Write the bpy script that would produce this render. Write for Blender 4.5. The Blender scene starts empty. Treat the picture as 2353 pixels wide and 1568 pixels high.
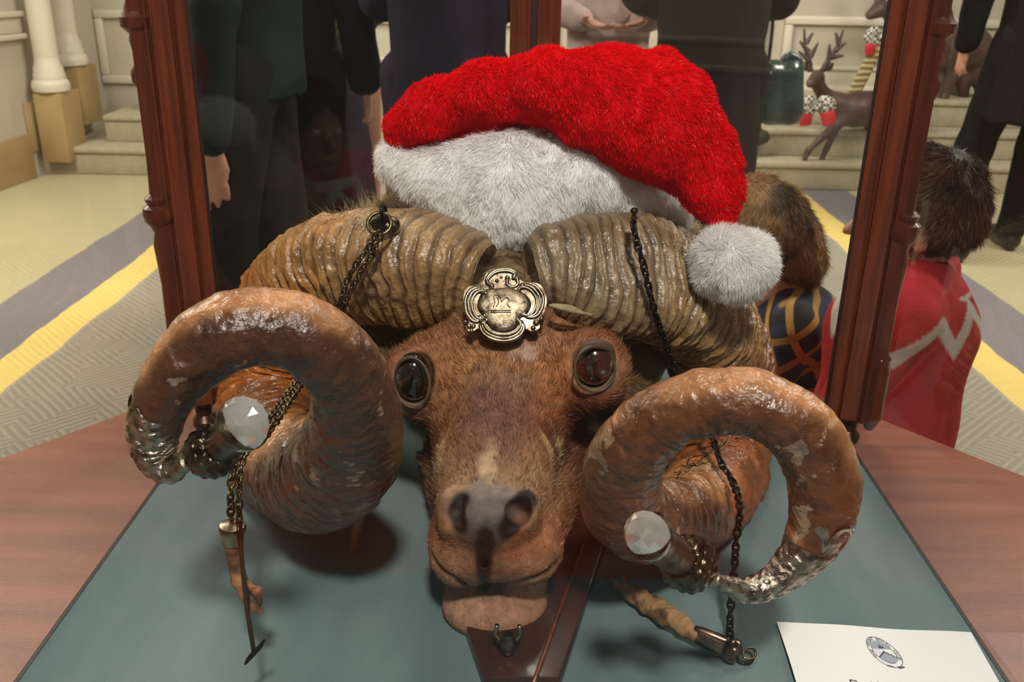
import bpy, math, random
import numpy as np
from mathutils import Vector, Matrix
random.seed(7); RS=np.random.RandomState(11)
SC=bpy.context.scene; COL=SC.collection
W,H=2353,1568; F=2150.0; CZ=0.45; PITCH=math.radians(21.9); YAW=math.radians(0.6); ROLL=math.radians(1.1)
FLOOR=-0.78
# ---------------------------------------------------------------- camera
RM=Matrix.Rotation(YAW,4,'Z')@Matrix.Rotation(math.pi/2-PITCH,4,'X')@Matrix.Rotation(ROLL,4,'Z')
camd=bpy.data.cameras.new('camera'); cam=bpy.data.objects.new('camera',camd); COL.objects.link(cam)
cam.matrix_world=Matrix.Translation((0,0,CZ))@RM
camd.sensor_width=36; camd.lens=F/W*36; camd.clip_start=.01; camd.clip_end=60
camd.dof.use_dof=True; camd.dof.focus_distance=.64; camd.dof.aperture_fstop=18
SC.camera=cam
R3=np.array(RM.to_3x3())
def ray(px,py):
    return R3@np.array([(px-W/2)/F,-(py-H/2)/F,-1.0])
def P(px,py,Y):
    d=ray(px,py); t=Y/d[1]; return np.array([d[0]*t,Y,CZ+d[2]*t])
def G(px,py,z=0.0):
    d=ray(px,py); t=(z-CZ)/d[2]; return np.array([d[0]*t,d[1]*t,z])
def dep(p):                                   # depth along the optical axis
    q=np.asarray(p)-np.array([0,0,CZ]); return -(q@R3)[...,2]
def M(p,rpx): return rpx*dep(p)/F             # length in metres of rpx pixels there
def proj(V):
    q=(np.asarray(V)-np.array([0,0,CZ]))@R3
    return W/2-F*q[...,0]/q[...,2], H/2+F*q[...,1]/q[...,2]
# ---------------------------------------------------------------- noise
def _hash(i,j,k,s):
    n=(i*73856093)^(j*19349663)^(k*83492791)^(s*2654435761 & 0x7fffffff)
    n=(n^(n>>13))*1274126177 & 0x7fffffff
    return ((n^(n>>16))&0xffff)/65535.0
def vnoise(Pn,sc,seed=0):
    q=np.asarray(Pn,dtype=np.float64)*sc; f=np.floor(q).astype(np.int64); t=q-f; t=t*t*(3-2*t)
    r=0
    for a in (0,1):
        for b in (0,1):
            for c in (0,1):
                w=(t[...,0] if a else 1-t[...,0])*(t[...,1] if b else 1-t[...,1])*(t[...,2] if c else 1-t[...,2])
                r=r+w*_hash(f[...,0]+a,f[...,1]+b,f[...,2]+c,seed)
    return r*2-1
def fbm(Pn,sc,o=3,seed=0):
    r=0;a=1.0
    for i in range(o): r=r+a*vnoise(Pn,sc*2**i,seed+i*17); a*=.5
    return r
def sstep(a,b,x):
    t=np.clip((x-a)/(b-a),0,1); return t*t*(3-2*t)
def blob(x,y,cx,cy,rx,ry,ang=0.0,soft=.5):
    c,s=math.cos(math.radians(ang)),math.sin(math.radians(ang))
    dx,dy=x-cx,y-cy; u=(dx*c+dy*s)/rx; v=(-dx*s+dy*c)/ry
    return 1-sstep(1-soft,1+soft,np.sqrt(u*u+v*v))
# ---------------------------------------------------------------- mesh building
def mkmesh(name,V,faces,mats,mi=None,smooth=True,col=None,parent=None,smooth_arr=None):
    """faces: list of int arrays (n,k)"""
    V=np.asarray(V,dtype=np.float32); me=bpy.data.meshes.new(name)
    me.vertices.add(len(V)); me.vertices.foreach_set('co',V.ravel())
    if isinstance(faces,np.ndarray): faces=[faces]
    faces=[np.asarray(f,dtype=np.int32) for f in faces if len(f)]
    loops=np.concatenate([f.ravel() for f in faces]); tot=np.concatenate([np.full(len(f),f.shape[1],dtype=np.int32) for f in faces])
    start=np.concatenate([[0],np.cumsum(tot)[:-1]]).astype(np.int32)
    me.loops.add(len(loops)); me.loops.foreach_set('vertex_index',loops)
    me.polygons.add(len(tot)); me.polygons.foreach_set('loop_start',start)
    if mi is not None: me.polygons.foreach_set('material_index',np.asarray(mi,dtype=np.int32))
    me.polygons.foreach_set('use_smooth',np.full(len(tot),smooth) if smooth_arr is None else smooth_arr)
    me.update(calc_edges=True)
    if col is not None:
        a=me.color_attributes.new('Col','FLOAT_COLOR','POINT')
        c=np.ones((len(V),4),dtype=np.float32); c[:,:3]=col; a.data.foreach_set('color',c.ravel())
    for m in (mats if isinstance(mats,(list,tuple)) else [mats]): me.materials.append(m)
    me.validate()
    o=bpy.data.objects.new(name,me); COL.objects.link(o)
    if parent is not None: o.parent=parent
    return o
class MB:
    def __init__(s): s.V=[];s.F=[];s.n=0
    def add(s,V,Fs):
        V=np.asarray(V,dtype=float); s.V.append(V)
        for f in (Fs if isinstance(Fs,list) else [Fs]): s.F.append(np.asarray(f)+s.n)
        s.n+=len(V); return s
    def box(s,lo,hi,rot=None,c=None):
        lo=np.array(lo,float);hi=np.array(hi,float)
        V=np.array([[ (lo,hi)[i][0],(lo,hi)[j][1],(lo,hi)[k][2]] for i in (0,1) for j in (0,1) for k in (0,1)])
        if rot is not None:
            c=np.array(c if c is not None else (lo+hi)/2); V=(V-c)@np.array(rot).T+c
        return s.add(V,np.array([[0,1,3,2],[4,6,7,5],[0,4,5,1],[2,3,7,6],[0,2,6,4],[1,5,7,3]]))
    def prism(s,poly,z0,z1):                     # poly ccw (n,2)
        poly=np.asarray(poly,float);n=len(poly)
        V=np.vstack([np.c_[poly,np.full(n,z0)],np.c_[poly,np.full(n,z1)]])
        i=np.arange(n);j=(i+1)%n
        return s.add(V,[np.c_[i,j,j+n,i+n],np.arange(n)[::-1][None],(np.arange(n)+n)[None]])
    def tube(s,pts,rad,seg=12,samples=None,closed=False,sq=None,cap=True):
        V,Fs=tube_arr(pts,rad,seg,samples,closed,sq,cap); return s.add(V,Fs)
    def lathe(s,prof,seg=24,mat=None):           # prof [(r,z)]
        prof=np.array(prof,float); a=np.linspace(0,2*math.pi,seg,endpoint=False)
        V=np.stack([np.outer(prof[:,0],np.cos(a)),np.outer(prof[:,0],np.sin(a)),np.outer(prof[:,1],np.ones(seg))],-1).reshape(-1,3)
        n=len(prof); i,j=np.meshgrid(np.arange(n-1),np.arange(seg),indexing='ij'); j2=(j+1)%seg
        Q=np.stack([i*seg+j,i*seg+j2,(i+1)*seg+j2,(i+1)*seg+j],-1).reshape(-1,4)
        if mat is not None: V=V@mat[:3,:3].T+mat[:3,3]
        return s.add(V,[Q,np.arange(seg)[::-1][None],((n-1)*seg+np.arange(seg))[None]])
    def build(s,name,mats,parent=None,smooth=True,col=None,bevel=0,auto=True):
        groups={}
        for f in s.F: groups.setdefault(f.shape[1],[]).append(f)
        o=mkmesh(name,np.vstack(s.V),[np.vstack(v) for v in groups.values()],mats,smooth=smooth,col=col,parent=parent)
        if bevel:
            m=o.modifiers.new('b','BEVEL'); m.width=bevel; m.segments=2; m.limit_method='ANGLE'
        if smooth and auto:
            m=o.modifiers.new('e','EDGE_SPLIT'); m.split_angle=math.radians(38)
        return o
def catmull(pts,n,closed=False):
    pts=np.asarray(pts,float); k=len(pts)
    if closed: idx=lambda i:pts[i%k]; segs=k
    else: idx=lambda i:(2*pts[0]-pts[1] if i<0 else (2*pts[-1]-pts[-2] if i>=k else pts[i])); segs=k-1
    out=[]
    dens=np.linspace(0,segs,n*4,endpoint=not closed)
    for u in dens:
        i=min(int(u),segs-1); t=u-i; a,b,c,d=idx(i-1),idx(i),idx(i+1),idx(i+2)
        out.append(.5*(2*b+(c-a)*t+(2*a-5*b+4*c-d)*t*t+(-a+3*b-3*c+d)*t**3))
    out=np.array(out); L=np.r_[0,np.cumsum(np.linalg.norm(np.diff(out[:,:3],axis=0),axis=1))]
    s=np.linspace(0,L[-1],n); return np.stack([np.interp(s,L,out[:,i]) for i in range(out.shape[1])],-1),s
def frames(C,up=None):
    T=np.gradient(C,axis=0); T/=np.linalg.norm(T,axis=1)[:,None]+1e-12
    N=np.zeros_like(T); a=np.array(up if up is not None else ([0,0,1] if abs(T[0][2])<.9 else [1,0,0]),float)
    n=a-T[0]*(a@T[0]); n/=np.linalg.norm(n)
    for i in range(len(C)):
        n=n-T[i]*(n@T[i]); n/=np.linalg.norm(n)+1e-12; N[i]=n
    return T,N,np.cross(T,N)
def tube_arr(pts,rad,seg=12,samples=None,closed=False,sq=None,cap=True):
    pts=np.asarray(pts,float); rad=np.broadcast_to(np.asarray(rad,float),(len(pts),))
    if samples: CC,_=catmull(np.c_[pts,rad],samples,closed); C=CC[:,:3]; r=CC[:,3]
    else: C=pts;r=rad
    T,N,B=frames(C); a=np.linspace(0,2*math.pi,seg,endpoint=False)
    sx,sy=sq if sq else (1,1)
    V=(C[:,None]+r[:,None,None]*(N[:,None]*np.cos(a)[None,:,None]*sx+B[:,None]*np.sin(a)[None,:,None]*sy)).reshape(-1,3)
    n=len(C); i,j=np.meshgrid(np.arange(n-(0 if closed else 1)),np.arange(seg),indexing='ij'); i2=(i+1)%n;j2=(j+1)%seg
    Q=np.stack([i*seg+j,i*seg+j2,i2*seg+j2,i2*seg+j],-1).reshape(-1,4)
    Fs=[Q]
    if cap and not closed: Fs+= [np.arange(seg)[::-1][None],((n-1)*seg+np.arange(seg))[None]]
    return V,Fs
# ---------------------------------------------------------------- implicit surfaces
def smin(a,b,k):
    h=np.clip(.5+.5*(b-a)/k,0,1); return b*(1-h)+a*h-k*h*(1-h)
def smax(a,b,k): return -smin(-a,-b,k)
def rcone(X,a,b,ra,rb):
    a=np.asarray(a,np.float32);b=np.asarray(b,np.float32);d=b-a;L=float(d@d)+1e-9
    t=np.clip(((X-a)@d)/L,0,1); return np.linalg.norm(X-a-t[...,None]*d,axis=-1)-(ra+(rb-ra)*t)
def ell(X,c,r,rot=None):
    q=X-np.asarray(c,np.float32)
    if rot is not None: q=q@np.asarray(rot,np.float32)
    r=np.asarray(r,np.float32); k0=np.linalg.norm(q/r,axis=-1); k1=np.linalg.norm(q/(r*r),axis=-1)+1e-6
    return k0*(k0-1)/k1
def nets(f,lo,hi,h):
    lo=np.array(lo,float);hi=np.array(hi,float);n=np.ceil((hi-lo)/h).astype(int)+1
    ax=[(lo[i]+h*np.arange(n[i])).astype(np.float32) for i in range(3)]
    D=np.empty(n,np.float32)
    BL=14; half=h*BL*.5*1.7321+h
    for i0 in range(0,n[0],BL):
        for j0 in range(0,n[1],BL):
            ks=np.arange(0,n[2],BL)
            cx=lo+h*(np.stack([np.full(len(ks),i0),np.full(len(ks),j0),ks],-1)+BL*.5)
            dc=f(cx.astype(np.float32)[:,None,None,:])[:,0,0]
            for k0,dv in zip(ks,dc):
                if abs(dv)>half*1.35: D[i0:i0+BL,j0:j0+BL,k0:k0+BL]=np.sign(dv)
                else:
                    X=np.stack(np.meshgrid(ax[0][i0:i0+BL],ax[1][j0:j0+BL],ax[2][k0:k0+BL],indexing='ij'),-1); D[i0:i0+BL,j0:j0+BL,k0:k0+BL]=f(X)
    D[0]=D[-1]=1;D[:,0]=D[:,-1]=1;D[:,:,0]=D[:,:,-1]=1
    S=D<0
    cs=np.zeros(n-1,np.int8)
    for a in (0,1):
        for b in (0,1):
            for c in (0,1): cs+=S[a:n[0]-1+a,b:n[1]-1+b,c:n[2]-1+c]
    act=(cs>0)&(cs<8); I=np.argwhere(act); idx=np.full(n-1,-1,np.int64); idx[act]=np.arange(len(I))
    acc=np.zeros((len(I),3));cnt=np.zeros(len(I))
    cor=[(a,b,c) for a in (0,1) for b in (0,1) for c in (0,1)]
    for p in cor:
        for ax_ in range(3):
            if p[ax_]==0:
                q=list(p);q[ax_]=1
                d0=D[I[:,0]+p[0],I[:,1]+p[1],I[:,2]+p[2]];d1=D[I[:,0]+q[0],I[:,1]+q[1],I[:,2]+q[2]]
                m=(d0<0)!=(d1<0); t=np.where(m,d0/(d0-d1+1e-20),0)
                pos=np.tile(np.array(p,float),(len(I),1)); pos[:,ax_]=t
                acc+=pos*m[:,None];cnt+=m
    V=lo+h*(I+acc/cnt[:,None])
    Fs=[]
    for ax_ in range(3):
        u,v=(ax_+1)%3,(ax_+2)%3
        sl0=[slice(None)]*3;sl1=[slice(None)]*3;sl0[ax_]=slice(0,-1);sl1[ax_]=slice(1,None)
        A=S[tuple(sl0)];B=S[tuple(sl1)]; E=np.argwhere(A!=B)
        E=E[(E[:,u]>0)&(E[:,v]>0)&(E[:,u]<n[u]-1)&(E[:,v]<n[v]-1)]
        sg=A[E[:,0],E[:,1],E[:,2]]
        def c(du,dv):
            Q=E.copy();Q[:,u]-=du;Q[:,v]-=dv; return idx[Q[:,0],Q[:,1],Q[:,2]]
        q=np.stack([c(1,1),c(0,1),c(0,0),c(1,0)],-1); q[~sg]=q[~sg][:,::-1]; Fs.append(q)
    return V,np.vstack(Fs).astype(np.int32)
def grad(f,V,e=5e-4):
    V=np.asarray(V,np.float32);g=np.zeros((len(V),3))
    for i in range(3):
        d=np.zeros(3,np.float32);d[i]=e; g[:,i]=f(V+d)-f(V-d)
    return g/(np.linalg.norm(g,axis=1)[:,None]+1e-9)
def smooth_mesh(V,Q,it=1,lam=.5):
    for _ in range(it):
        A=np.zeros_like(V);c=np.zeros(len(V))
        for k in range(4):
            a,b=Q[:,k],Q[:,(k+1)%4]; np.add.at(A,a,V[b]);np.add.at(A,b,V[a]);np.add.at(c,a,1);np.add.at(c,b,1)
        V=V+lam*(A/c[:,None]-V)
    return V
def vnormals(V,Q):
    n=np.cross(V[Q[:,2]]-V[Q[:,0]],V[Q[:,3]]-V[Q[:,1]]);N=np.zeros_like(V)
    for k in range(4): np.add.at(N,Q[:,k],n)
    return N/(np.linalg.norm(N,axis=1)[:,None]+1e-12)
def fur(V,Q,N,dens,count,length,width,flow,lift,colf,curl=.3,seed=1,seg=3,clump=0,clumpsc=200):
    """ribbon hairs growing from a quad mesh: returns V,F(list),col"""
    rs=np.random.RandomState(seed)
    ar=np.linalg.norm(np.cross(V[Q[:,2]]-V[Q[:,0]],V[Q[:,3]]-V[Q[:,1]]),axis=1)
    w=ar*dens(V[Q].mean(1)) ; w=np.maximum(w,0); w/=w.sum()
    f=rs.choice(len(Q),count,p=w); a,b=rs.rand(count,1),rs.rand(count,1)
    q=V[Q[f]]; p=(q[:,0]*(1-a)+q[:,1]*a)*(1-b)+(q[:,3]*(1-a)+q[:,2]*a)*b
    n=N[Q[f]].mean(1); n/=np.linalg.norm(n,axis=1)[:,None]+1e-9
    fl=flow(p,n); fl=fl-n*(fl*n).sum(1)[:,None]; fl/=np.linalg.norm(fl,axis=1)[:,None]+1e-9
    r=rs.randn(count,3)*.25
    if clump: r=r+clump*np.stack([vnoise(p,clumpsc,5),vnoise(p,clumpsc,6),vnoise(p,clumpsc,7)],-1)
    L=(length(p) if callable(length) else length)*(.6+.6*rs.rand(count)); L=np.asarray(L)[:,None]
    lf=lift(p)[:,None] if callable(lift) else lift
    d0=n*lf+fl*(1-lf)+r*.6; d0/=np.linalg.norm(d0,axis=1)[:,None]
    d1=d0+fl*curl+r*curl; d1/=np.linalg.norm(d1,axis=1)[:,None]
    sd=np.cross(d0,n+rs.randn(count,3)*.6); sd/=np.linalg.norm(sd,axis=1)[:,None]+1e-9
    wd=width*(.7+.6*rs.rand(count,1)); base=p-n*L*.05
    m1=base+d0*L*.5; m2=base+d0*L*.5+d1*L*.5
    VV=np.stack([base-sd*wd,base+sd*wd,m1-sd*wd*.8,m1+sd*wd*.8,m2],1).reshape(-1,3)
    k=np.arange(count)[:,None]*5
    c=colf(p,rs); C=np.repeat(c[:,None],5,1).reshape(-1,3)
    return VV,[k+np.array([[0,1,3,2]]),k+np.array([[2,3,4]])],C
def furmesh(name,V,Q,col,furs,mats,parent=None):
    Vs=[V];Fq=[Q];Ft=[];C=[col];n=len(V);nb=len(Q)
    for fv,ff,fc in furs:
        Vs.append(fv);Fq.append(ff[0]+n);Ft.append(ff[1]+n);C.append(fc);n+=len(fv)
    F4=np.vstack(Fq); F3=np.vstack(Ft)
    mi=np.r_[np.zeros(nb),np.ones(len(F4)-nb),np.ones(len(F3))].astype(int)
    return mkmesh(name,np.vstack(Vs),[F4,F3],mats,mi=mi,col=np.vstack(C),parent=parent)
# ---------------------------------------------------------------- tagging
def tag(o,label=None,cat=None,group=None,kind=None):
    if label: o['label']=label
    if cat: o['category']=cat
    if group: o['group']=group
    if kind: o['kind']=kind
    return o
def thing(name,label,cat,loc=(0,0,0),group=None):
    o=bpy.data.objects.new(name,None); COL.objects.link(o); o.location=loc; o.empty_display_size=.05
    return tag(o,label,cat,group)
def adopt(root):                             # keep children where they were built
    for c in root.children: c.matrix_parent_inverse=Matrix.Translation(root.location).inverted()
    return root
# ---------------------------------------------------------------- materials
def lin(c):
    return tuple(((x/255)/12.92 if x/255<=.04045 else ((x/255+.055)/1.055)**2.4) for x in c)
def mat(name,rgb=None,rough=.6,metal=0,vcol=False,bump=None,bsc=50,noise=0,nsc=8,coat=0,spec=.5,sheen=0,rgb2=None,trans=0,detail=4,stretch=None,coord='Object',sss=0,ramp=(.35,.65),anis=None):
    m=bpy.data.materials.new(name); m.use_nodes=True; nt=m.node_tree; N=nt.nodes; L=nt.links; b=N['Principled BSDF']
    b.inputs['Roughness'].default_value=rough; b.inputs['Metallic'].default_value=metal
    b.inputs['Specular IOR Level'].default_value=spec; b.inputs['Coat Weight'].default_value=coat; b.inputs['Coat Roughness'].default_value=.12
    if sheen: b.inputs['Sheen Weight'].default_value=sheen
    if trans: b.inputs['Transmission Weight'].default_value=trans
    if sss: b.inputs['Subsurface Weight'].default_value=sss; b.inputs['Subsurface Scale'].default_value=.01
    tc=N.new('ShaderNodeTexCoord'); src=tc.outputs[coord]
    if stretch:
        mp=N.new('ShaderNodeMapping'); mp.inputs['Scale'].default_value=stretch; L.new(src,mp.inputs['Vector']); src=mp.outputs[0]
    if rgb is not None: b.inputs['Base Color'].default_value=(*lin(rgb),1)
    cur=None
    if vcol:
        a=N.new('ShaderNodeAttribute'); a.attribute_name='Col'; cur=a.outputs['Color']
    if rgb2 is not None or (noise and cur is None):
        t=N.new('ShaderNodeTexNoise'); t.inputs['Scale'].default_value=nsc; t.inputs['Detail'].default_value=detail; L.new(src,t.inputs['Vector'])
        r=N.new('ShaderNodeValToRGB'); L.new(t.outputs['Fac'],r.inputs['Fac'])
        c1=lin(rgb); c2=lin(rgb2) if rgb2 is not None else tuple(x*(1-noise) for x in c1)
        r.color_ramp.elements[0].position=ramp[0]; r.color_ramp.elements[0].color=(*c2,1)
        r.color_ramp.elements[1].position=ramp[1]; r.color_ramp.elements[1].color=(*c1,1); cur=r.outputs[0]
    elif noise and cur is not None:
        t=N.new('ShaderNodeTexNoise'); t.inputs['Scale'].default_value=nsc; t.inputs['Detail'].default_value=detail; L.new(src,t.inputs['Vector'])
        mr=N.new('ShaderNodeMapRange'); mr.inputs['From Min'].default_value=.3;mr.inputs['From Max'].default_value=.7;mr.inputs['To Min'].default_value=1-noise;mr.inputs['To Max'].default_value=1+noise*.6; L.new(t.outputs['Fac'],mr.inputs['Value'])
        mx=N.new('ShaderNodeVectorMath'); mx.operation='SCALE'; L.new(cur,mx.inputs[0]); L.new(mr.outputs[0],mx.inputs['Scale']); cur=mx.outputs[0]
    if cur is not None: L.new(cur,b.inputs['Base Color'])
    if bump:
        t2=N.new('ShaderNodeTexNoise'); t2.inputs['Scale'].default_value=bsc; t2.inputs['Detail'].default_value=6; t2.inputs['Roughness'].default_value=.65; L.new(src,t2.inputs['Vector'])
        bp=N.new('ShaderNodeBump'); bp.inputs['Strength'].default_value=1; bp.inputs['Distance'].default_value=bump; L.new(t2.outputs['Fac'],bp.inputs['Height']); L.new(bp.outputs[0],b.inputs['Normal'])
    return m
# ================================================================ the hall
carpet_pts=[G(0,880,FLOOR),G(385,590,FLOOR),G(2353,950,FLOOR),G(1925,540,FLOOR)]
CL=(G(0,915,FLOOR)[0]+G(340,640,FLOOR)[0])/2; CR=(G(2353,975,FLOOR)[0]+G(2200,800,FLOOR)[0])/2
print('stripes',CL,CR,[tuple(np.round(x,2)) for x in (G(0,915,FLOOR),G(340,640,FLOOR),G(2353,975,FLOOR),G(2160,770,FLOOR),G(0,790,FLOOR),G(0,860,FLOOR))])
def carpet_mat():
    m=bpy.data.materials.new('patterned_carpet'); m.use_nodes=True; nt=m.node_tree; N=nt.nodes; L=nt.links; b=N['Principled BSDF']
    b.inputs['Roughness'].default_value=.95; b.inputs['Specular IOR Level'].default_value=.15
    tc=N.new('ShaderNodeTexCoord'); sx=N.new('ShaderNodeSeparateXYZ'); L.new(tc.outputs['Object'],sx.inputs[0])
    wob=N.new('ShaderNodeTexNoise'); wob.inputs['Scale'].default_value=3.5; wob.inputs['Detail'].default_value=5; L.new(tc.outputs['Object'],wob.inputs['Vector'])
    def math_(op,a,b2=None,c=None):
        n=N.new('ShaderNodeMath'); n.operation=op
        for i,v in enumerate((a,b2,c)):
            if v is None: continue
            if hasattr(v,'links'): L.new(v,n.inputs[i])
            else: n.inputs[i].default_value=v
        return n.outputs[0]
    c=(CL+CR)/2; hw=(CR-CL)/2
    x=math_('ABSOLUTE',math_('SUBTRACT',sx.outputs['X'],c))
    x=math_('ADD',x,math_('MULTIPLY',math_('SUBTRACT',wob.outputs['Fac'],.5),.05))
    r=N.new('ShaderNodeValToRGB'); r.color_ramp.interpolation='CONSTANT'
    mr=N.new('ShaderNodeMapRange'); mr.inputs['From Min'].default_value=0; mr.inputs['From Max'].default_value=4; L.new(x,mr.inputs['Value']); L.new(mr.outputs[0],r.inputs['Fac'])
    cols=[(0,(154,146,132)),(hw/4,(212,188,112)),((hw+.15)/4,(122,116,118)),((hw+.43)/4,(172,162,128))]
    r.color_ramp.elements[0].position=0; r.color_ramp.elements[0].color=(*lin(cols[0][1]),1)
    r.color_ramp.elements[1].position=cols[1][0]; r.color_ramp.elements[1].color=(*lin(cols[1][1]),1)
    for p,cc in cols[2:]:
        e=r.color_ramp.elements.new(p); e.color=(*lin(cc),1)
    # angular maze of short strokes in the middle field
    vo=N.new('ShaderNodeTexVoronoi'); vo.inputs['Scale'].default_value=9; vo.distance='CHEBYCHEV'; L.new(tc.outputs['Object'],vo.inputs['Vector'])
    sc=N.new('ShaderNodeSeparateColor'); L.new(vo.outputs['Color'],sc.inputs[0])
    pick=math_('GREATER_THAN',sc.outputs[0],.5)
    a=math_('ADD',sx.outputs['X'],sx.outputs['Y']); d=math_('SUBTRACT',sx.outputs['X'],sx.outputs['Y'])
    mixv=math_('ADD',math_('MULTIPLY',a,pick),math_('MULTIPLY',d,math_('SUBTRACT',1,pick)))
    w=math_('SINE',math_('ADD',math_('MULTIPLY',mixv,190),math_('MULTIPLY',wob.outputs['Fac'],9)))
    w=math_('MULTIPLY',math_('ADD',w,1),.5)
    inside=math_('LESS_THAN',x,hw)
    f=math_('SUBTRACT',1.06,math_('MULTIPLY',math_('MULTIPLY',w,inside),.26))
    vm=N.new('ShaderNodeVectorMath'); vm.operation='SCALE'; L.new(r.outputs[0],vm.inputs[0]); L.new(f,vm.inputs['Scale'])
    n2=N.new('ShaderNodeTexNoise'); n2.inputs['Scale'].default_value=1.3; L.new(tc.outputs['Object'],n2.inputs['Vector'])
    vm2=N.new('ShaderNodeVectorMath'); vm2.operation='SCALE'; L.new(vm.outputs[0],vm2.inputs[0]); L.new(math_('ADD',math_('MULTIPLY',n2.outputs['Fac'],.3),.85),vm2.inputs['Scale'])
    L.new(vm2.outputs[0],b.inputs['Base Color'])
    bp=N.new('ShaderNodeBump'); bp.inputs['Distance'].default_value=.004; L.new(w,bp.inputs['Height']); L.new(bp.outputs[0],b.inputs['Normal'])
    return m
M_carpet=carpet_mat()
M_wall=mat('painted_wall',(181,172,153),rough=.7,noise=.06,nsc=2)
M_trim=mat('white_paint',(205,197,176),rough=.45,noise=.04,nsc=3)
M_stone=mat('tan_plinth_paint',(172,146,100),rough=.6,rgb2=(150,124,82),nsc=3)
M_step=mat('stair_carpet',(178,168,140),rough=.95,noise=.12,nsc=25,bump=.004,bsc=120)
b=MB().box((-6,-3,FLOOR-.05),(6,8.4,FLOOR)); tag(b.build('floor',M_carpet,smooth=False),'wide hall carpet with grey maze field, yellow and slate stripes and pale border',kind='structure')
# steps: three treads rising to a landing in front of the far wall
Y1=5.62; TR=.20; RI=.165
LW=-2.9
print('step left',G(80,405,FLOOR),G(175,335,FLOOR+.17),'wallpts',P(0,90,5),P(100,215,5.4))
for i in range(3):
    z=FLOOR+RI*i; y0=Y1+TR*i; xl=G(80,405,FLOOR)[0]+(.0,.34,.5)[i]
    b=MB(); b.box((xl,y0,z),(5,8.4,z+RI-.012)); b.box((xl,y0-.018,z+RI-.035),(5,8.4,z+RI))
    tag(b.build('stair_step',M_step,bevel=.012),None,kind='structure')['label']=['lowest carpeted step of the wide stair across the far end','middle carpeted step, second riser up from the hall floor','top carpeted step meeting the panelled wall base'][i]
YW=Y1+TR*2+.42
b=MB().box((-6,YW,FLOOR),(6,YW+.15,2.6)); tag(b.build('wall_far',M_wall,smooth=False),'pale panelled far wall above the stairs',kind='structure')
zb=FLOOR+RI*3
b=MB().box((-2.25,YW-.03,zb),(5,YW,zb+.13)).box((-2.25,YW-.045,zb+.13),(5,YW,zb+.155)); tag(b.build('baseboard_far',M_trim,bevel=.005),'white skirting board along the panelled far wall',kind='structure')
def frame_panel(n,x0,x1,z0,z1,y,label):
    b=MB(); t=.055
    for lo,hi in (((x0,y-.035,z0),(x1,y,z0+t)),((x0,y-.035,z1-t),(x1,y,z1)),((x0,y-.034,z0+t),(x0+t,y,z1-t)),((x1-t,y-.034,z0+t),(x1,y,z1-t))): b.box(lo,hi)
    tag(b.build(n,M_trim,bevel=.012),label,kind='structure')
a=P(238,180,YW); c=P(225,28,YW); frame_panel('trim_1',a[0],a[0]+2.9,a[2]-.03,c[2]+.02,YW,'white raised moulding frame on far wall, left of the stair')
a=P(1800,205,YW); c=P(1805,35,YW); frame_panel('trim_2',c[0],c[0]+2.2,a[2]-.02,c[2],YW,'white raised moulding frame behind the reindeer')
a=P(1835,0,YW); c2=c
frame_panel('trim_3',c[0]+2.4,c[0]+4.2,a[2]-.3,c2[2],YW,'white raised moulding frame on far wall at right')
frame_panel('trim_4',P(238,180,YW)[0]+3.0,c[0]-.15,P(1800,205,YW)[2]-.02,c2[2],YW,'white raised moulding frame in the middle of the far wall')
b=MB().box((c[0]-.32,YW-.06,zb),(c[0]-.12,YW,2.6)); tag(b.build('trim_5',M_trim,bevel=.01),'narrow white pilaster strip on the far wall beside the big handbag',kind='structure')
# angled side wall at the left with two stone-footed pilasters
A=G(80,408,FLOOR); B=G(-120,480,FLOOR); dirv=(A-B)/np.linalg.norm(A-B)
wl=MB(); nrm=np.array([-dirv[1],dirv[0],0])
def wallbox(b,s0,s1,z0,z1,t0,t1):
    q=[A+dirv*s0+nrm*t0,A+dirv*s1+nrm*t0,A+dirv*s1+nrm*t1,A+dirv*s0+nrm*t1]
    pts=np.array([[v[0],v[1]] for v in q]); return b.prism(pts,z0,z1)
wallbox(wl,-6,1.9,FLOOR,2.6,.0,.15); tag(wl.build('wall_left',M_wall,smooth=False),'pale painted side wall beside the stairs',kind='structure')
b=MB(); wallbox(b,-6,0,FLOOR,FLOOR+.26,-.02,.0); wallbox(b,0,.42,FLOOR+RI*.9,FLOOR+RI+.27,-.02,0); tag(b.build('baseboard_left',M_stone,bevel=.006),'tan skirting board stepping up along the left wall',kind='structure')
b=MB(); 
zr=P(40,75,5.2)[2]
wallbox(b,-6,.1,zr-.06,zr-.03,-.05,0); wallbox(b,-6,.1,zr+.06,zr+.09,-.05,0); wallbox(b,-6,.1,zr-.03,zr+.06,-.02,0)
tag(b.build('trim_6',M_trim,bevel=.01),'double white moulding rail on the left wall',kind='structure')
def pilaster(px,py_base,py_top,Y,label,zf):
    c=P(px,py_base,Y); top=P(px,py_top,Y); r=M(c,32)
    t=thing('wall_pilaster',label,'pilaster',(c[0],c[1],zf),'pilasters beside the left stair')
    b=MB().box((c[0]-r*.98,Y-r*.9,zf),(c[0]+r*.98,Y+r*.9+.1,top[2])); b.build('plinth',M_stone,t,bevel=.008)
    m=np.eye(4); m[:3,3]=(c[0],Y,top[2])
    b=MB().lathe([(r*1.0,0),(r*1.22,.01),(r*1.28,.04),(r*1.2,.065),(r*1.05,.075),(r*1.06,.10),(r*.98,.115),(r*.98,.14),(r*.86,.16),(r*.8,.2)],28,m); b.build('base_moulding',M_trim,t)
    m=m.copy(); m[2,3]+=.19; MB().lathe([(r*.8,0),(r*.78,2.4)],28,m).build('shaft',M_trim,t)
    tag(t,kind='structure'); adopt(t)
pilaster(140,340,212,5.62,'nearer white pilaster with tan plinth beside the lowest stair step',FLOOR+RI*.5)
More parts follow.
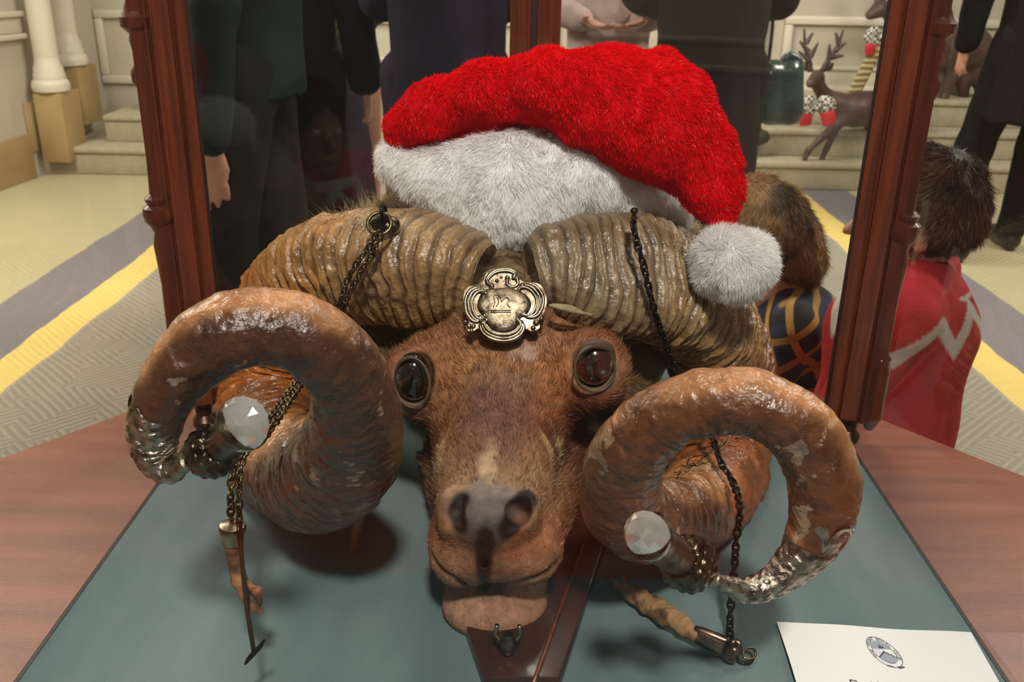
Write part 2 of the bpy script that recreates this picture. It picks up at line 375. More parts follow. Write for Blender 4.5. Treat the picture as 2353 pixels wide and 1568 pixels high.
pilaster(178,270,152,5.98,'farther white pilaster with tan plinth, beside the middle stair step',FLOOR+RI*1.5)
# ================================================================ display case
M_mahog=mat('mahogany_post',(110,46,18),rough=.32,rgb2=(76,29,10),nsc=6,stretch=(30,30,1.5),coat=.35,coord='Object',bump=.0003,bsc=60)
M_mahogd=mat('mahogany_groove',(30,10,4),rough=.5)
M_table=mat('mahogany_table',(158,88,66),rough=.34,rgb2=(128,66,48),nsc=5,stretch=(1,9,9),coat=.15,bump=.0002,bsc=150)
M_felt=mat('blue_green_felt',(112,130,130),rough=.95,rgb2=(84,104,106),nsc=7,stretch=(1.6,.5,1),bump=.0006,bsc=900,detail=8)
M_bronze=mat('dark_bronze',(78,52,34),rough=.35,metal=.7)
FL0=G(370,1110); FL1=G(50,1568); FR0=G(1985,1088); FR1=G(2310,1568)
print('felt',FL0,FL1,FR0,FR1,'table',G(300,930),G(0,1040),G(2020,950),G(2353,1080))
XL=(FL0[0]+FL1[0])/2-.003; XR=(FR0[0]+FR1[0])/2+.003
tl0,tl1,tr0,tr1=G(300,930),G(0,1040),G(2020,950),G(2353,1080)
kL=(tl0[1]-tl1[1])/(tl0[0]-tl1[0]); kR=(tr0[1]-tr1[1])/(tr0[0]-tr1[0])
xa=(tr0[1]-tl0[1]+kL*tl0[0]-kR*tr0[0])/(kL-kR); ya=tl0[1]+kL*(xa-tl0[0])
HWT=.62
poly=[(-HWT,-.35),(HWT,-.35),(HWT,tr0[1]+kR*(HWT-tr0[0])),(xa,ya),(-HWT,tl0[1]+kL*(-HWT-tl0[0]))]
print('apex',xa,ya,kL,kR)
t=thing('case_table','mahogany table under the glass case, red-brown top with pointed back edge','table',(xa,.3,FLOOR))
b=MB().prism(poly,-.035,-.004); b.build('table_top',M_table,t,bevel=.006,smooth=True)
PLy=P(440,1010,1)[1]; PLp=G(455,1010); PRp=G(1962,1012)
print('posts',PLp,PRp)
PRp=np.array([G(1968,1010)[0],G(1968,1010)[1],0]); PLp=np.array([2*(XL+XR)/2-PRp[0]+.0155,PRp[1],0]); PRp[0]-=.0105; 
apy=PRp[1]+(ya-(tr0[1]+kR*(PRp[0]-tr0[0])))            # case back corner, parallel to the table's edge
fe=[(XL,-.2),(XR,-.2),(XR,PRp[1]),((XL+XR)/2,apy),(XL,PLp[1])]
b=MB().prism(np.array([((XL+XR)/2+(x-(XL+XR)/2)*1.0,y) for x,y in fe]),-.004,0.0); o=b.build('felt_panel',M_felt,t,smooth=False); o['label']='blue-green felt lining inside the glass'
for s in (-1,1):
    x=XL if s<0 else XR
    MB().box((x-.0015,-.2,-.003),(x+.0015,PRp[1]-.02,.0006)).build('felt_edge_bead',M_mahogd,t)
for (x,y) in ((-.5,-.25),(.5,-.25),(-.45,.75),(.45,.75)):
    m=np.eye(4); m[:3,3]=(x,y,FLOOR); MB().lathe([(.02,0),(.028,.05),(.02,.1),(.035,.3),(.03,.5),(.045,.6),(.045,.66)],20,m).build('leg',M_table,t)
b=MB().prism([(x*.93,y*.93+.03) for x,y in poly],-.12,-.035); b.build('apron',M_table,t)
adopt(t)
# post profile (x right, y away): grooves face the camera
case=thing('glass_case','tall mahogany framed glass display case with turned corner columns','display case',((XL+XR)/2,.3,0))
HT=1.05
def profile(w,d,flip):
    f=[(0,0),(.30,0),(.31,.004),(.345,.004),(.355,0),(.70,0),(.71,.004),(.74,.004),(.75,.0),(.80,-.003),(.97,-.003),(1,0.0),(1,d/w),(0,d/w)]
    p=np.array(f)*w; p[:,1]*=1
    p=np.array([(x,(y if y>.02 else y/w*1.0 if False else y)) for x,y in p])
    q=np.array([(a*w,(bb if bb<.01 else d)) for a,bb in f[:12]]+[(w,d),(0,d)])
    if flip: q[:,0]=w-q[:,0]; q=q[::-1]
    return q
def post(c,w,d,flip,kx):
    s=-1 if kx<0 else 1; an=-s*math.radians(21); ca,sa=math.cos(an),math.sin(an); R2=np.array([[ca,-sa],[sa,ca]])
    q=(profile(w,d,flip)-np.array([w/2,d/2]))@R2.T+np.array([c[0],c[1]])
    loc=lambda u,v:np.array([c[0],c[1]])+R2@np.array([u,v])
    o=MB().prism(q,.028,HT).build('corner_post',M_mahog,case,smooth=False,bevel=.0012)
    # blackened strip on the glass side
    MB().prism([loc(u-s*(w/2+.0012),v) for u,v in ((-.0012,-d/2-.0005),(.0012,-d/2-.0005),(.0012,d/2),(-.0012,d/2))],.028,HT).build('glazing_strip',M_mahogd,o)
    # slim turned column on the outer edge
    m=np.eye(4); m[:2,3]=loc(s*(w/2-.005),-d*.25)
    zz=lambda px,py:P(px,py,c[1])[2]
    if kx<0: z1,z2,z3=zz(388,482),zz(345,168),zz(328,45)
    else: z1,z2,z3=zz(2072,520),zz(2150,196),zz(2178,60)
    r=.0062
    pr=[(.004,.02),(.009,.03),(.0105,.035),(.0105,.085),(.0085,.095),(.0095,.098),(.0065,.102),(.006,z1-.07),(.0075,z1-.045),(.0085,z1-.03),(.0065,z1-.018),(.009,z1-.012),(.0138,z1-.006),(.0148,z1),(.0138,z1+.006),(.0095,z1+.009),(.011,z1+.012),(.0115,z1+.015),(.0065,z1+.019),
        (.0052,z1+.05),(.0048,z2-.012),(.0085,z2-.006),(.0092,z2),(.0085,z2+.004),(.0048,z2+.009),(.0042,z3-.03),(.007,z3-.016),(.006,z3-.011),(.0125,z3-.005),(.013,z3+.003),(.009,z3+.008),(.006,z3+.016),(.0055,z3+.06),(.006,HT)]
    MB().lathe(pr,22,m).build('turned_column',M_mahog,o)
    m2=np.eye(4); m2[:3,3]=(c[0],c[1],0); MB().lathe([(.012,0),(.013,.006),(.008,.012),(.009,.02),(.016,.026),(.02,.030)],20,m2).build('post_foot',M_bronze,o)
    return o
WP=.0485
post((PRp[0],PRp[1]),WP,.035,True,1); post((PLp[0],PLp[1]),WP,.035,False,-1)
pr=case.children[0]
# the two meeting stiles at the back corner
xs=[P(1172,60,apy)[0],P(1220,60,apy)[0],P(1234,60,apy)[0],P(1288,60,apy)[0]]
for k,(a,c) in enumerate(((xs[0],xs[1]),(xs[2],xs[3]))):
    b=MB().box((a,apy-.012,.0),(c,apy+.018,HT)); 
    b.build('back_stile',M_mahog,case,bevel=.002)
MB().box((xs[1]-.001,apy-.004,0),(xs[2]+.001,apy+.012,HT)).build('stile_gap_strip',M_mahogd,case)
# rails, cornice, near posts behind the camera position
mx=(XL+XR)/2
def rail(p,q,z0,z1,w,name='rail'):
    p=np.array(p,float);q=np.array(q,float);d=(q-p)/np.linalg.norm(q-p);n=np.array([-d[1],d[0]])*w/2
    return MB().prism([p+n,p-n,q-n,q+n][::-1],z0,z1).build(name,M_mahog,case,smooth=False,bevel=.002)
cor=[(PLp[0],PLp[1]),(mx,apy),(PRp[0],PRp[1])]
for p,q in ((cor[0],cor[1]),(cor[1],cor[2])):
    rail(p,q,HT-.05,HT,.03,'top_rail'); rail(p,q,0.0006,.012,.014,'sill_rail')
for x,pp in ((XL,PLp),(XR,PRp)): rail((x,-.1),(x,pp[1]),HT-.05,HT,.03,'top_rail')
# glass
def glass_mat():
    m=bpy.data.materials.new('case_glass'); m.use_nodes=True; nt=m.node_tree; N=nt.nodes;L=nt.links; N.remove(N['Principled BSDF'])
    t=N.new('ShaderNodeBsdfTransparent'); t.inputs['Color'].default_value=(.965,.975,.96,1)
    g=N.new('ShaderNodeBsdfGlossy'); g.inputs['Roughness'].default_value=.015; g.inputs['Color'].default_value=(1,1,1,1)
    lw=N.new('ShaderNodeLayerWeight'); lw.inputs['Blend'].default_value=.5; pw=N.new('ShaderNodeMath'); pw.operation='POWER'; pw.inputs[1].default_value=5; L.new(lw.outputs['Facing'],pw.inputs[0]); fr=N.new('ShaderNodeMath'); fr.operation='MULTIPLY_ADD'; fr.inputs[1].default_value=.85; fr.inputs[2].default_value=.034; L.new(pw.outputs[0],fr.inputs[0])
    mx_=N.new('ShaderNodeMixShader'); L.new(fr.outputs[0],mx_.inputs[0]); L.new(t.outputs[0],mx_.inputs[1]); L.new(g.outputs[0],mx_.inputs[2]); L.new(mx_.outputs[0],N['Material Output'].inputs['Surface']); return m
M_glass=glass_mat()
def pane(p,q,z0,z1,lab):
    p=np.array(p,float);q=np.array(q,float);d=(q-p)/np.linalg.norm(q-p);n=np.array([-d[1],d[0]])*.0015
    V=[(*p,z0),(*q,z0),(*q,z1),(*p,z1)]
    o=mkmesh('glass_pane',V,np.array([[0,1,2,3]]),M_glass,smooth=False,parent=case); o['label']=lab; return o
pane((XL,.02),(XL,PLp[1]-.02),.001,HT-.05,'clear glass pane on the left side')
pane((XR,.02),(XR,PRp[1]-.02),.001,HT-.05,'clear glass pane on the right side')
pane((PLp[0]+.02,PLp[1]),(xs[0],apy),.012,HT-.05,'clear glass pane at the back left')
pane((xs[3],apy),(PRp[0]-.02,PRp[1]),.012,HT-.05,'clear glass pane at the back right')
pane((XL+.001,.21),(XR-.001,.21),.001,HT-.05,'clear front glass pane')
adopt(case)
# ================================================================ ram's head
def PP(l): return np.array([P(*q[:3]) for q in l])
def mixc(c,rgb,m):
    return c*(1-m[...,None])+np.array(lin(rgb))*m[...,None]
M_skin=mat('ram_hide',vcol=True,rough=.62,noise=.28,nsc=140,bump=.0006,bsc=420,spec=.35)
def pile_mat(name,tr=.45,gl=.06):
    m=bpy.data.materials.new(name); m.use_nodes=True; nt=m.node_tree;N=nt.nodes;L=nt.links; N.remove(N['Principled BSDF'])
    a=N.new('ShaderNodeAttribute'); a.attribute_name='Col'; d=N.new('ShaderNodeBsdfDiffuse'); t=N.new('ShaderNodeBsdfTranslucent'); g=N.new('ShaderNodeBsdfGlossy'); g.inputs['Roughness'].default_value=.35
    for n in (d,t): L.new(a.outputs['Color'],n.inputs['Color'])
    m1=N.new('ShaderNodeMixShader'); m1.inputs[0].default_value=tr; L.new(d.outputs[0],m1.inputs[1]);L.new(t.outputs[0],m1.inputs[2])
    m2=N.new('ShaderNodeMixShader'); m2.inputs[0].default_value=gl; L.new(m1.outputs[0],m2.inputs[1]);L.new(g.outputs[0],m2.inputs[2]); L.new(m2.outputs[0],N['Material Output'].inputs['Surface']); return m
M_hair=pile_mat('ram_hair',.35,.025)
M_eye=mat('dark_glass_eye',(16,10,7),rough=.04,coat=1,spec=.8)
M_eyer=mat('brown_glass_eye',(64,26,16),rough=.12,coat=1,spec=.8,rgb2=(30,12,8),nsc=90)
M_lid=mat('dried_eyelid',(96,76,58),rough=.6,bump=.0005,bsc=300,noise=.3,nsc=100)
M_silver=mat('tarnished_silver',(172,158,134),rough=.26,metal=1,rgb2=(78,66,52),nsc=90,bump=.0004,bsc=180,ramp=(.3,.55))
M_silverd=mat('dark_silver',(126,112,94),rough=.3,metal=1,rgb2=(54,44,36),nsc=120,bump=.0003,bsc=200)
M_chain=mat('aged_chain_metal',(142,124,92),rough=.3,metal=1,rgb2=(70,58,42),nsc=200)
M_chaind=mat('blackened_chain_metal',(48,42,38),rough=.4,metal=.9)
ram=thing('ram_head','stuffed brown ram head with curled silver-tipped horns, wearing the Santa hat inside the glass case','ram head',tuple(G(1170,1510)*np.array([1,1,0])+np.array([0,.12,0])))
c_nose=P(1120,1185,.512)
# --- implicit head
prim=dict(
 cran=(P(1165,800,.765),(.080,.075,.072)),
)
eyeL=P(948,880,.650); eyeR=P(1367,848,.640)
def polydist(X,pts,rads):
    r=None
    for i in range(len(pts)-1):
        d=rcone(X,pts[i],pts[i+1],rads[i] if hasattr(rads,'__len__') else rads,rads[i+1] if hasattr(rads,'__len__') else rads)
        r=d if r is None else np.minimum(r,d)
    return r
def head0(X):
    d=ell(X,P(1170,805,.77),(.084,.075,.070))
    d=smin(d,rcone(X,P(1165,850,.735),P(1135,1120,.60),.062,.040),.03)          # face wedge
    d=smin(d,rcone(X,P(1140,1080,.60),P(1128,1205,.560),.040,.035),.02)
    d=smin(d,rcone(X,P(1165,760,.73),P(1160,880,.700),.058,.052),.03)           # brow plane
    for e in (P(975,872,.688),P(1350,850,.678)): d=smin(d,ell(X,e,(.033,.034,.033)),.022)
    d=smin(d,rcone(X,P(1225,1060,.715),P(1160,1330,.605),.050,.032),.025)        # jaw
    d=smin(d,rcone(X,P(1095,1060,.715),P(1125,1330,.605),.046,.032),.025)
    d=smin(d,ell(X,P(1062,1258,.563),(.0245,.030,.0275)),.016)                   # upper lip lobes
    d=smin(d,ell(X,P(1212,1253,.562),(.0255,.030,.0275)),.016)
    d=smin(d,ell(X,P(1138,1384,.574),(.0395,.036,.0200)),.010)                   # chin
    d=smin(d,ell(X,P(1118,1172,.548),(.028,.032,.021)),.012)                    # nose pad
    d=smin(d,ell(X,P(1034,1172,.546),(.0085,.016,.0150)),.010); d=smin(d,ell(X,P(1210,1168,.545),(.0100,.016,.0155)),.010)
    d=smin(d,rcone(X,P(1255,900,.70),P(1215,1080,.63),.014,.010),.02); d=smin(d,rcone(X,P(1050,900,.70),P(1050,1080,.63),.014,.010),.02)
    d=smin(d,rcone(X,P(1140,900,.675),P(1125,1090,.60),.012,.014),.03)
    return d
def surf(px,py,deep=0.0):
    d=ray(px,py); o=np.array([0,0,CZ]); t=.44/d[1]; dl=np.linalg.norm(d)
    for _ in range(90):
        v=float(head0((o+d*t)[None].astype(np.float32))[0])
        if v<2e-4: break
        t+=max(v*.7,2e-4)/dl
    return o+d*t+d/dl*deep
mouth,_=catmull(np.array([surf(x,y) for x,y in ((990,1282),(1012,1308),(1050,1334),(1115,1347),(1185,1343),(1245,1322),(1283,1294))]),13)
nosL=[surf(1060,1150,.001),surf(1048,1176,.0015),surf(1058,1206,.001)]; nosR=[surf(1208,1150,.001),surf(1190,1180,.003),surf(1170,1212,.001)]
phil=[surf(1115,1232),surf(1113,1285),surf(1114,1343)]
pk1=surf(1122,1360);pk2=surf(1120,1400)
def head(X):
    d=head0(X)
    d=smax(d,-polydist(X,nosL,[.0036,.0056,.0028]),.003); d=smax(d,-polydist(X,nosR,[.0045,.0088,.0035]),.003)
    d=smax(d,-polydist(X,mouth,.0020),.004)
    d=smax(d,-polydist(X,phil,.0022),.004); d=smax(d,-polydist(X,[pk1,pk2],.0010),.004)
    d=smax(d,-ell(X,eyeL+np.array([0,.010,0]),(.0155,.024,.0205)),.005); d=smax(d,-ell(X,eyeR+np.array([0,.010,0]),(.0158,.022,.0185)),.005)
    return d
def headn(X):
    return head(X)+.0011*vnoise(X,90,3).astype(np.float32)
lo=(-.115,.49,.0);hi=(.125,.87,.33)
HV,HQ=nets(head,lo,hi,.0018)
HV=smooth_mesh(HV,HQ,2,.5)
HN=grad(head,HV)
wr=fbm(HV,60,3,5); HV=HV+HN*(wr*.0009)[:,None]
def headcol(p):
    x,y=proj(p); n=fbm(p,45,3,21); n2=fbm(p*np.array([1,1,1]),160,2,31)
    c=np.tile(np.array(lin((162,112,78))),(len(p),1))
    c=mixc(c,(122,66,46),sstep(-.2,.6,n)*.65)
    xw=x+n*22; yw=y+n2*14
    c=mixc(c,(168,120,78),blob(xw,yw,1130,840,110,60,0,.7)*.8)
    c=mixc(c,(160,98,54),blob(xw,yw,1270,900,50,90,15,.7)*.8); c=mixc(c,(156,102,60),blob(xw,yw,1030,930,40,90,-10,.7)*.7)
    c=mixc(c,(88,58,50),blob(xw,yw,1125,990,95,105,0,.8)*.75)
    c=mixc(c,(112,78,72),blob(xw,yw,1150,925,60,60,0,.9)*.5)
    c=mixc(c,(100,42,30),blob(xw,yw,1330,1010,70,120,10,.6)*.85); c=mixc(c,(96,50,36),blob(xw,yw,965,1040,45,130,-8,.6)*.8)
    c=mixc(c,(150,118,82),blob(xw,yw,1220,1120,90,70,0,.6)*.75); c=mixc(c,(150,118,84),blob(xw,yw,1030,1110,60,70,0,.6)*.7)
    c=mixc(c,(176,146,112),blob(xw,yw,1118,1085,26,60,0,.4)*.9)
    c=mixc(c,(196,168,118),blob(xw,yw,1258,1030,14,44,-20,.4)*.8); c=mixc(c,(186,156,100),blob(xw,yw,1016,1040,9,36,20,.4)*.8)
    c=mixc(c,(178,150,128),blob(xw,yw,1213,818,26,20,20,.3)*.8)
    c=mixc(c,(146,104,80),sstep(1225,1300,y+n*20)*.9); 
    c=mixc(c,(150,86,50),blob(xw,yw,1200,1260,80,30,0,.6)*.5)
    c=mixc(c,(166,128,98),blob(xw,yw,1060,1405,60,40,0,.8)*.5)
    nose=np.maximum(blob(xw,yw,1118,1165,104,52,0,.35),blob(xw,yw,1118,1215,64,40,0,.5))
    c=mixc(c,(88,80,76),nose); c=mixc(c,(120,112,106),blob(xw,yw,1120,1130,80,22,0,.6)*.6); c=mixc(c,(52,46,42),blob(xw,yw,1118,1215,60,26,0,.7)*.7)
    c=mixc(c,(26,20,17),blob(x,y,1115,1250,24+n*5,30,0,.5)*.9); c=mixc(c,(26,18,14),blob(x,y,1112,1300,19,55,0,.4)*.95)
    p32=np.asarray(p,np.float32); c=mixc(c,(9,7,6),1-sstep(.0045,.0085,polydist(p32,nosL,0.0))); c=mixc(c,(7,5,4),1-sstep(.0065,.0105,polydist(p32,nosR,0.0))); c=mixc(c,(24,17,14),(1-sstep(.0035,.0075,polydist(p32,phil,0.0)))*.92)
    md=polydist(np.asarray(p,np.float32),mouth,0.0); c=mixc(c,(40,24,16),1-sstep(.0012,.0035,md))
    for (ex,ey,rx,ry) in ((948,880,46,68),(1367,848,54,60)):
        e=blob(x,y,ex,ey,rx*1.0,ry*.98,0,.15); c=mixc(c,(104,84,66),e*.85)
    c=mixc(c,(150,128,100),blob(x,y,925,985,16,75,-6,.5)*.7)
    c=mixc(c,(150,122,86),sstep(770,640,y+n*20))
    return c
c0=headcol(HV)*(1+.22*fbm(HV,260,2,77))[:,None]
fdir=lambda p,n: np.stack([np.clip((p[:,0]-0.0)*6,-1,1)*.7+.15*vnoise(p,70,9),.55+.0*p[:,0],.35*np.ones(len(p))+.3*vnoise(p,50,12)],-1)
def hdens(p):
    x,y=proj(p)
    d=np.where(p[:,1]<.80,1.0,.1)
    bare=np.maximum.reduce([blob(x,y,1118,1180,128,72,0,.15),blob(x,y,1115,1300,30,60,0,.3),blob(x,y,948,880,58,78,0,.1),blob(x,y,1367,848,62,70,0,.1),blob(x,y,1118,1085,18,50,0,.3),blob(x,y,1213,818,24,18,20,.3),blob(x,y,1190,1182,34,44,20,.1)])
    md=polydist(np.asarray(p,np.float32),mouth,0.0)
    d=d*(1-bare)*sstep(.001,.004,md)*(1-.75*sstep(1225,1290,y))
    return d
hl=lambda p: .0050+.0050*sstep(.60,.72,p[:,1])-.0022*sstep(1150,1230,proj(p)[1])
hf=fur(HV,HQ,HN,hdens,64000,hl,.00021,fdir,.24,lambda p,r:headcol(p)*(.55+1.1*r.rand(len(p),1)**1.5),curl=.25,seed=3,clump=.55,clumpsc=170)
face=furmesh('hide_face',HV,HQ,c0,[hf],[M_skin,M_hair],ram); face['label']='reddish brown hair-covered face with dark grey nose and closed mouth'
# --- eyes and lids
def eye(c,rx,rz,m,lab,dirv,col=None):
    V,Q=nets(lambda X:ell(X,c+np.array([0,.012,0]),(rx,.014,rz)),c-.05,c+.05,.0012)
    V=smooth_mesh(V,Q,2); o=mkmesh('eye',V,Q,m,parent=ram); o['label']=lab; return o
e1=eye(eyeL,.0148,.0198,M_eye,'dark glass eye with a black pupil',None); e2=eye(eyeR,.0152,.0178,M_eyer,'reddish brown clouded glass eye',None)
def lid(pts,par,r=.0016):
    V,Fs=tube_arr(PP(pts),np.array([r*(1+.3*math.sin(i*1.7)) for i in range(len(pts))]),10,60,True)
    b=MB();b.add(V,Fs); b.build('eyelid',M_lid,par,auto=False)
def ring_px(cx,cy,rx,ry,Yc,Ys,n=12,tilt=0):
    out=[]
    for k in range(n):
        a=2*math.pi*k/n; ca,sa=math.cos(a),math.sin(a); t=math.radians(tilt)
        out.append((cx+rx*ca*math.cos(t)-ry*sa*math.sin(t),cy+rx*ca*math.sin(t)+ry*sa*math.cos(t),Yc+Ys[0]*ca+Ys[1]*sa))
    return out
lid(ring_px(947,879,40,58,.652,(-.006,.0),tilt=-8),e1,.0012); lid(ring_px(1367,848,46,53,.641,(.008,.0),tilt=4),e2,.0011)
V,Fs=tube_arr(PP([(1328,822,.640),(1345,798,.640),(1372,790,.641),(1402,802,.647),(1414,830,.652)]),[.001,.0034,.0038,.003,.001],10,30,sq=(1.0,.6)); b=MB();b.add(V,Fs); b.build('brow_fold',M_lid,e2,auto=False)
# --- ears
def ear(a,b_,c,lab):
    def f(X): return smin(rcone(X,a,b_,.016,.022),rcone(X,b_,c,.022,.005),.01)
    lo=np.minimum.reduce([a,b_,c])-.035;hi=np.maximum.reduce([a,b_,c])+.035
    V,Q=nets(f,lo,hi,.003); V=smooth_mesh(V,Q,2); N=vnormals(V,Q)
    col=lambda p,r=None: np.tile(np.array(lin((110,84,54))),(len(p),1))*(1+.3*fbm(p,60,2,4))[:,None]
    fr=fur(V,Q,N,lambda p:np.ones(len(p)),3500,.012,.0002,lambda p,n:np.tile(c-a,(len(p),1)),.3,lambda p,r:col(p)*(.8+.7*r.rand(len(p),1)),seed=8)
    o=furmesh('ear',V,Q,col(V),[fr],[M_skin,M_hair],ram); o['label']=lab
ear(P(905,880,.72),P(880,860,.745),P(862,800,.76),'dark brown furry ear behind the left horn')
ear(P(1418,900,.71),P(1440,930,.73),P(1478,980,.75),'tan furry ear hanging behind the right horn')
# --- neck and mane
def neckf(X):
    d=ell(X,P(1060,640,.93),(.125,.10,.085)); d=smin(d,ell(X,P(1400,650,.93),(.12,.10,.085)),.05); d=smin(d,ell(X,P(1190,800,.93),(.15,.12,.16)),.05); 
    d=smin(d,rcone(X,P(770,600,.88),P(980,540,.86),.032,.045),.03); d=smin(d,rcone(X,P(1560,620,.88),P(1380,560,.86),.032,.045),.03)
    return d
V,Q=nets(neckf,(-.30,.76,-.05),(.30,1.12,.42),.006); V=smooth_mesh(V,Q,2); N=vnormals(V,Q); V=V+N*(.004*fbm(V,30,3,8))[:,None]
V[:,2]=np.maximum(V[:,2],.014); V[:,1]=np.minimum(V[:,1],1.04)
mcol=lambda p:mixc(np.tile(np.array(lin((164,142,108))),(len(p),1)),(120,84,54),sstep(-.2,.7,fbm(p,25,3,41))*.6)
mf=lambda p,n:np.stack([np.sign(p[:,0])*.5+.4*vnoise(p,20,2),.5+0*p[:,0],.2+.5*vnoise(p,25,3)],-1)
f1=fur(V,Q,N,lambda p:np.where((p[:,1]<.95)&(p[:,2]>.1),1,.05),26000,.020,.00028,mf,.35,lambda p,r:mcol(p)*(.75+.7*r.rand(len(p),1)),curl=.7,seed=5,clump=.5,clumpsc=60)
f2=fur(V,Q,N,lambda p:np.where((p[:,0]<-.06)&(p[:,2]>.2),1,.0),900,.035,.00013,mf,.5,lambda p,r:mcol(p)*(1.0+.7*r.rand(len(p),1)),curl=1.1,seed=6,clump=.5,clumpsc=60)
o=furmesh('neck_mane',V,Q,mcol(V)*.8,[f1,f2],[M_skin,M_hair],ram); o['label']='shaggy grey-tan neck hair behind the horns'
V,Q=nets(lambda X:smin(rcone(X,P(1160,618,.748),P(1160,660,.722),.018,.024),ell(X,P(1162,640,.765),(.045,.035,.022)),.01),(-.08,.66,.15),(.08,.84,.36),.003); V=smooth_mesh(V,Q,1); N=vnormals(V,Q)
pc=lambda p:mixc(np.tile(np.array(lin((126,102,74))),(len(p),1)),(70,48,30),sstep(-.1,.6,fbm(p,90,3,14)))
o=furmesh('poll_tuft',V+N*(.002*fbm(V,120,2,3))[:,None],Q,pc(V),[fur(V,Q,N,lambda p:np.ones(len(p)),3500,.007,.0002,lambda p,n:np.tile([0,-.2,-1.],(len(p),1)),.35,lambda p,r:pc(p)*(.8+.8*r.rand(len(p),1)),seed=14)],[M_skin,M_hair],ram); o['label']='matted tan tuft between the horn bases'
# ---------------------------------------------------------------- horns
M_horn=bpy.data.materials.new('varnished_horn'); M_horn.use_nodes=True
def horn_mat(m):
    nt=m.node_tree;N=nt.nodes;L=nt.links;b=N['Principled BSDF']; b.inputs['Roughness'].default_value=.3; b.inputs['Coat Weight'].default_value=.5; b.inputs['Coat Roughness'].default_value=.1
    a=N.new('ShaderNodeAttribute'); a.attribute_name='Col'; g=N.new('ShaderNodeNewGeometry'); tc=N.new('ShaderNodeTexCoord')
    t=N.new('ShaderNodeTexNoise'); t.inputs['Scale'].default_value=38; t.inputs['Detail'].default_value=8; t.inputs['Roughness'].default_value=.65; L.new(tc.outputs['Object'],t.inputs['Vector'])
    mr=N.new('ShaderNodeMapRange'); mr.inputs['From Min'].default_value=.3;mr.inputs['From Max'].default_value=.7;mr.inputs['To Min'].default_value=.55;mr.inputs['To Max'].default_value=1.35; L.new(t.outputs['Fac'],mr.inputs['Value'])
    v=N.new('ShaderNodeVectorMath'); v.operation='SCALE'; L.new(a.outputs['Color'],v.inputs[0]); L.new(mr.outputs[0],v.inputs['Scale']); L.new(v.outputs[0],b.inputs['Base Color'])
    t2=N.new('ShaderNodeTexNoise'); t2.inputs['Scale'].default_value=260; t2.inputs['Detail'].default_value=5; L.new(tc.outputs['Object'],t2.inputs['Vector'])
    t3=N.new('ShaderNodeTexVoronoi'); t3.inputs['Scale'].default_value=150; L.new(tc.outputs['Object'],t3.inputs['Vector'])
    ad=N.new('ShaderNodeMath'); ad.operation='MULTIPLY_ADD'; L.new(t3.outputs['Distance'],ad.inputs[0]); ad.inputs[1].default_value=.5; L.new(t2.outputs['Fac'],ad.inputs[2])
    bp=N.new('ShaderNodeBump'); bp.inputs['Distance'].default_value=.0013; L.new(ad.outputs[0],bp.inputs['Height']); L.new(bp.outputs[0],b.inputs['Normal']); L.new(bp.outputs[0],b.inputs['Coat Normal'])
    mr2=N.new('ShaderNodeMapRange'); mr2.inputs['From Min'].default_value=.35;mr2.inputs['From Max'].default_value=.65;mr2.inputs['To Min'].default_value=.22;mr2.inputs['To Max'].default_value=.5; L.new(t.outputs['Fac'],mr2.inputs['Value']); L.new(mr2.outputs[0],b.inputs['Roughness'])
horn_mat(M_horn)
def horn(name,lab,path,colf,seed,ridgef,seg=112,n=1300,flat=None):
    """path rows: px,py,Y,radius px, roll"""
    pts=[]; 
    for r in path:
        p=P(*r[:3]); pts.append((*p,M(p,r[3])))
    CC,s=catmull(pts,n); C=CC[:,:3]; R=CC[:,3]; L=s[-1]; u=s/L
    T,N,B=frames(C,up=[0,-1,0]); a=np.linspace(0,2*math.pi,seg,endpoint=False)
    U,A=np.meshgrid(u,a,indexing='ij')
    # rounded-triangle section near the base, getting rounder
    tri=.10*np.clip(1-U*1.3,0,1)
    sec=1+tri*np.cos(3*(A-flat))-.05*np.clip(1-U,0,1)*np.cos(2*(A-flat))
    D=N[:,None]*np.cos(A)[...,None]+B[:,None]*np.sin(A)[...,None]
    V=C[:,None]+D*(R[:,None]*sec)[...,None]
    amp,freq=ridgef(U,A)
    warp=.9*vnoise(V,28,seed)+.5*vnoise(V,80,seed+3)
    ph=np.cumsum(freq[:,0])*(L/n)
    ph=ph[:,None]+warp*.42
    fr=np.abs(((ph)%1)*2-1); ridge=1-fr**2.2
    k=np.floor(ph); rnd=((np.sin(k*12.9898)*43758.5453)%1)
    knob=1+.5*vnoise(V,130,seed+9)+.25*vnoise(V,300,seed+10)
    h=amp*(ridge*(.6+.6*rnd)*knob)+amp*.28*(1-np.abs(((ph*2.6+.3)%1)*2-1))+.0012*fbm(V,45,3,seed+5)+.0006*vnoise(V,200,seed+8)
    V=V+D*h[...,None]
    Vf=V.reshape(-1,3)
    i,j=np.meshgrid(np.arange(n-1),np.arange(seg),indexing='ij'); j2=(j+1)%seg
    Q=np.stack([i*seg+j,i*seg+j2,(i+1)*seg+j2,(i+1)*seg+j],-1).reshape(-1,4)
    col=colf(Vf,U.ravel(),A.ravel(),ridge.ravel(),D.reshape(-1,3))
    caps=[np.arange(seg)[None],((n-1)*seg+np.arange(seg))[None]]
    o=mkmesh('horn',Vf,[Q]+caps,M_horn,col=col,parent=ram); o['label']=lab
    return o,C,R,T
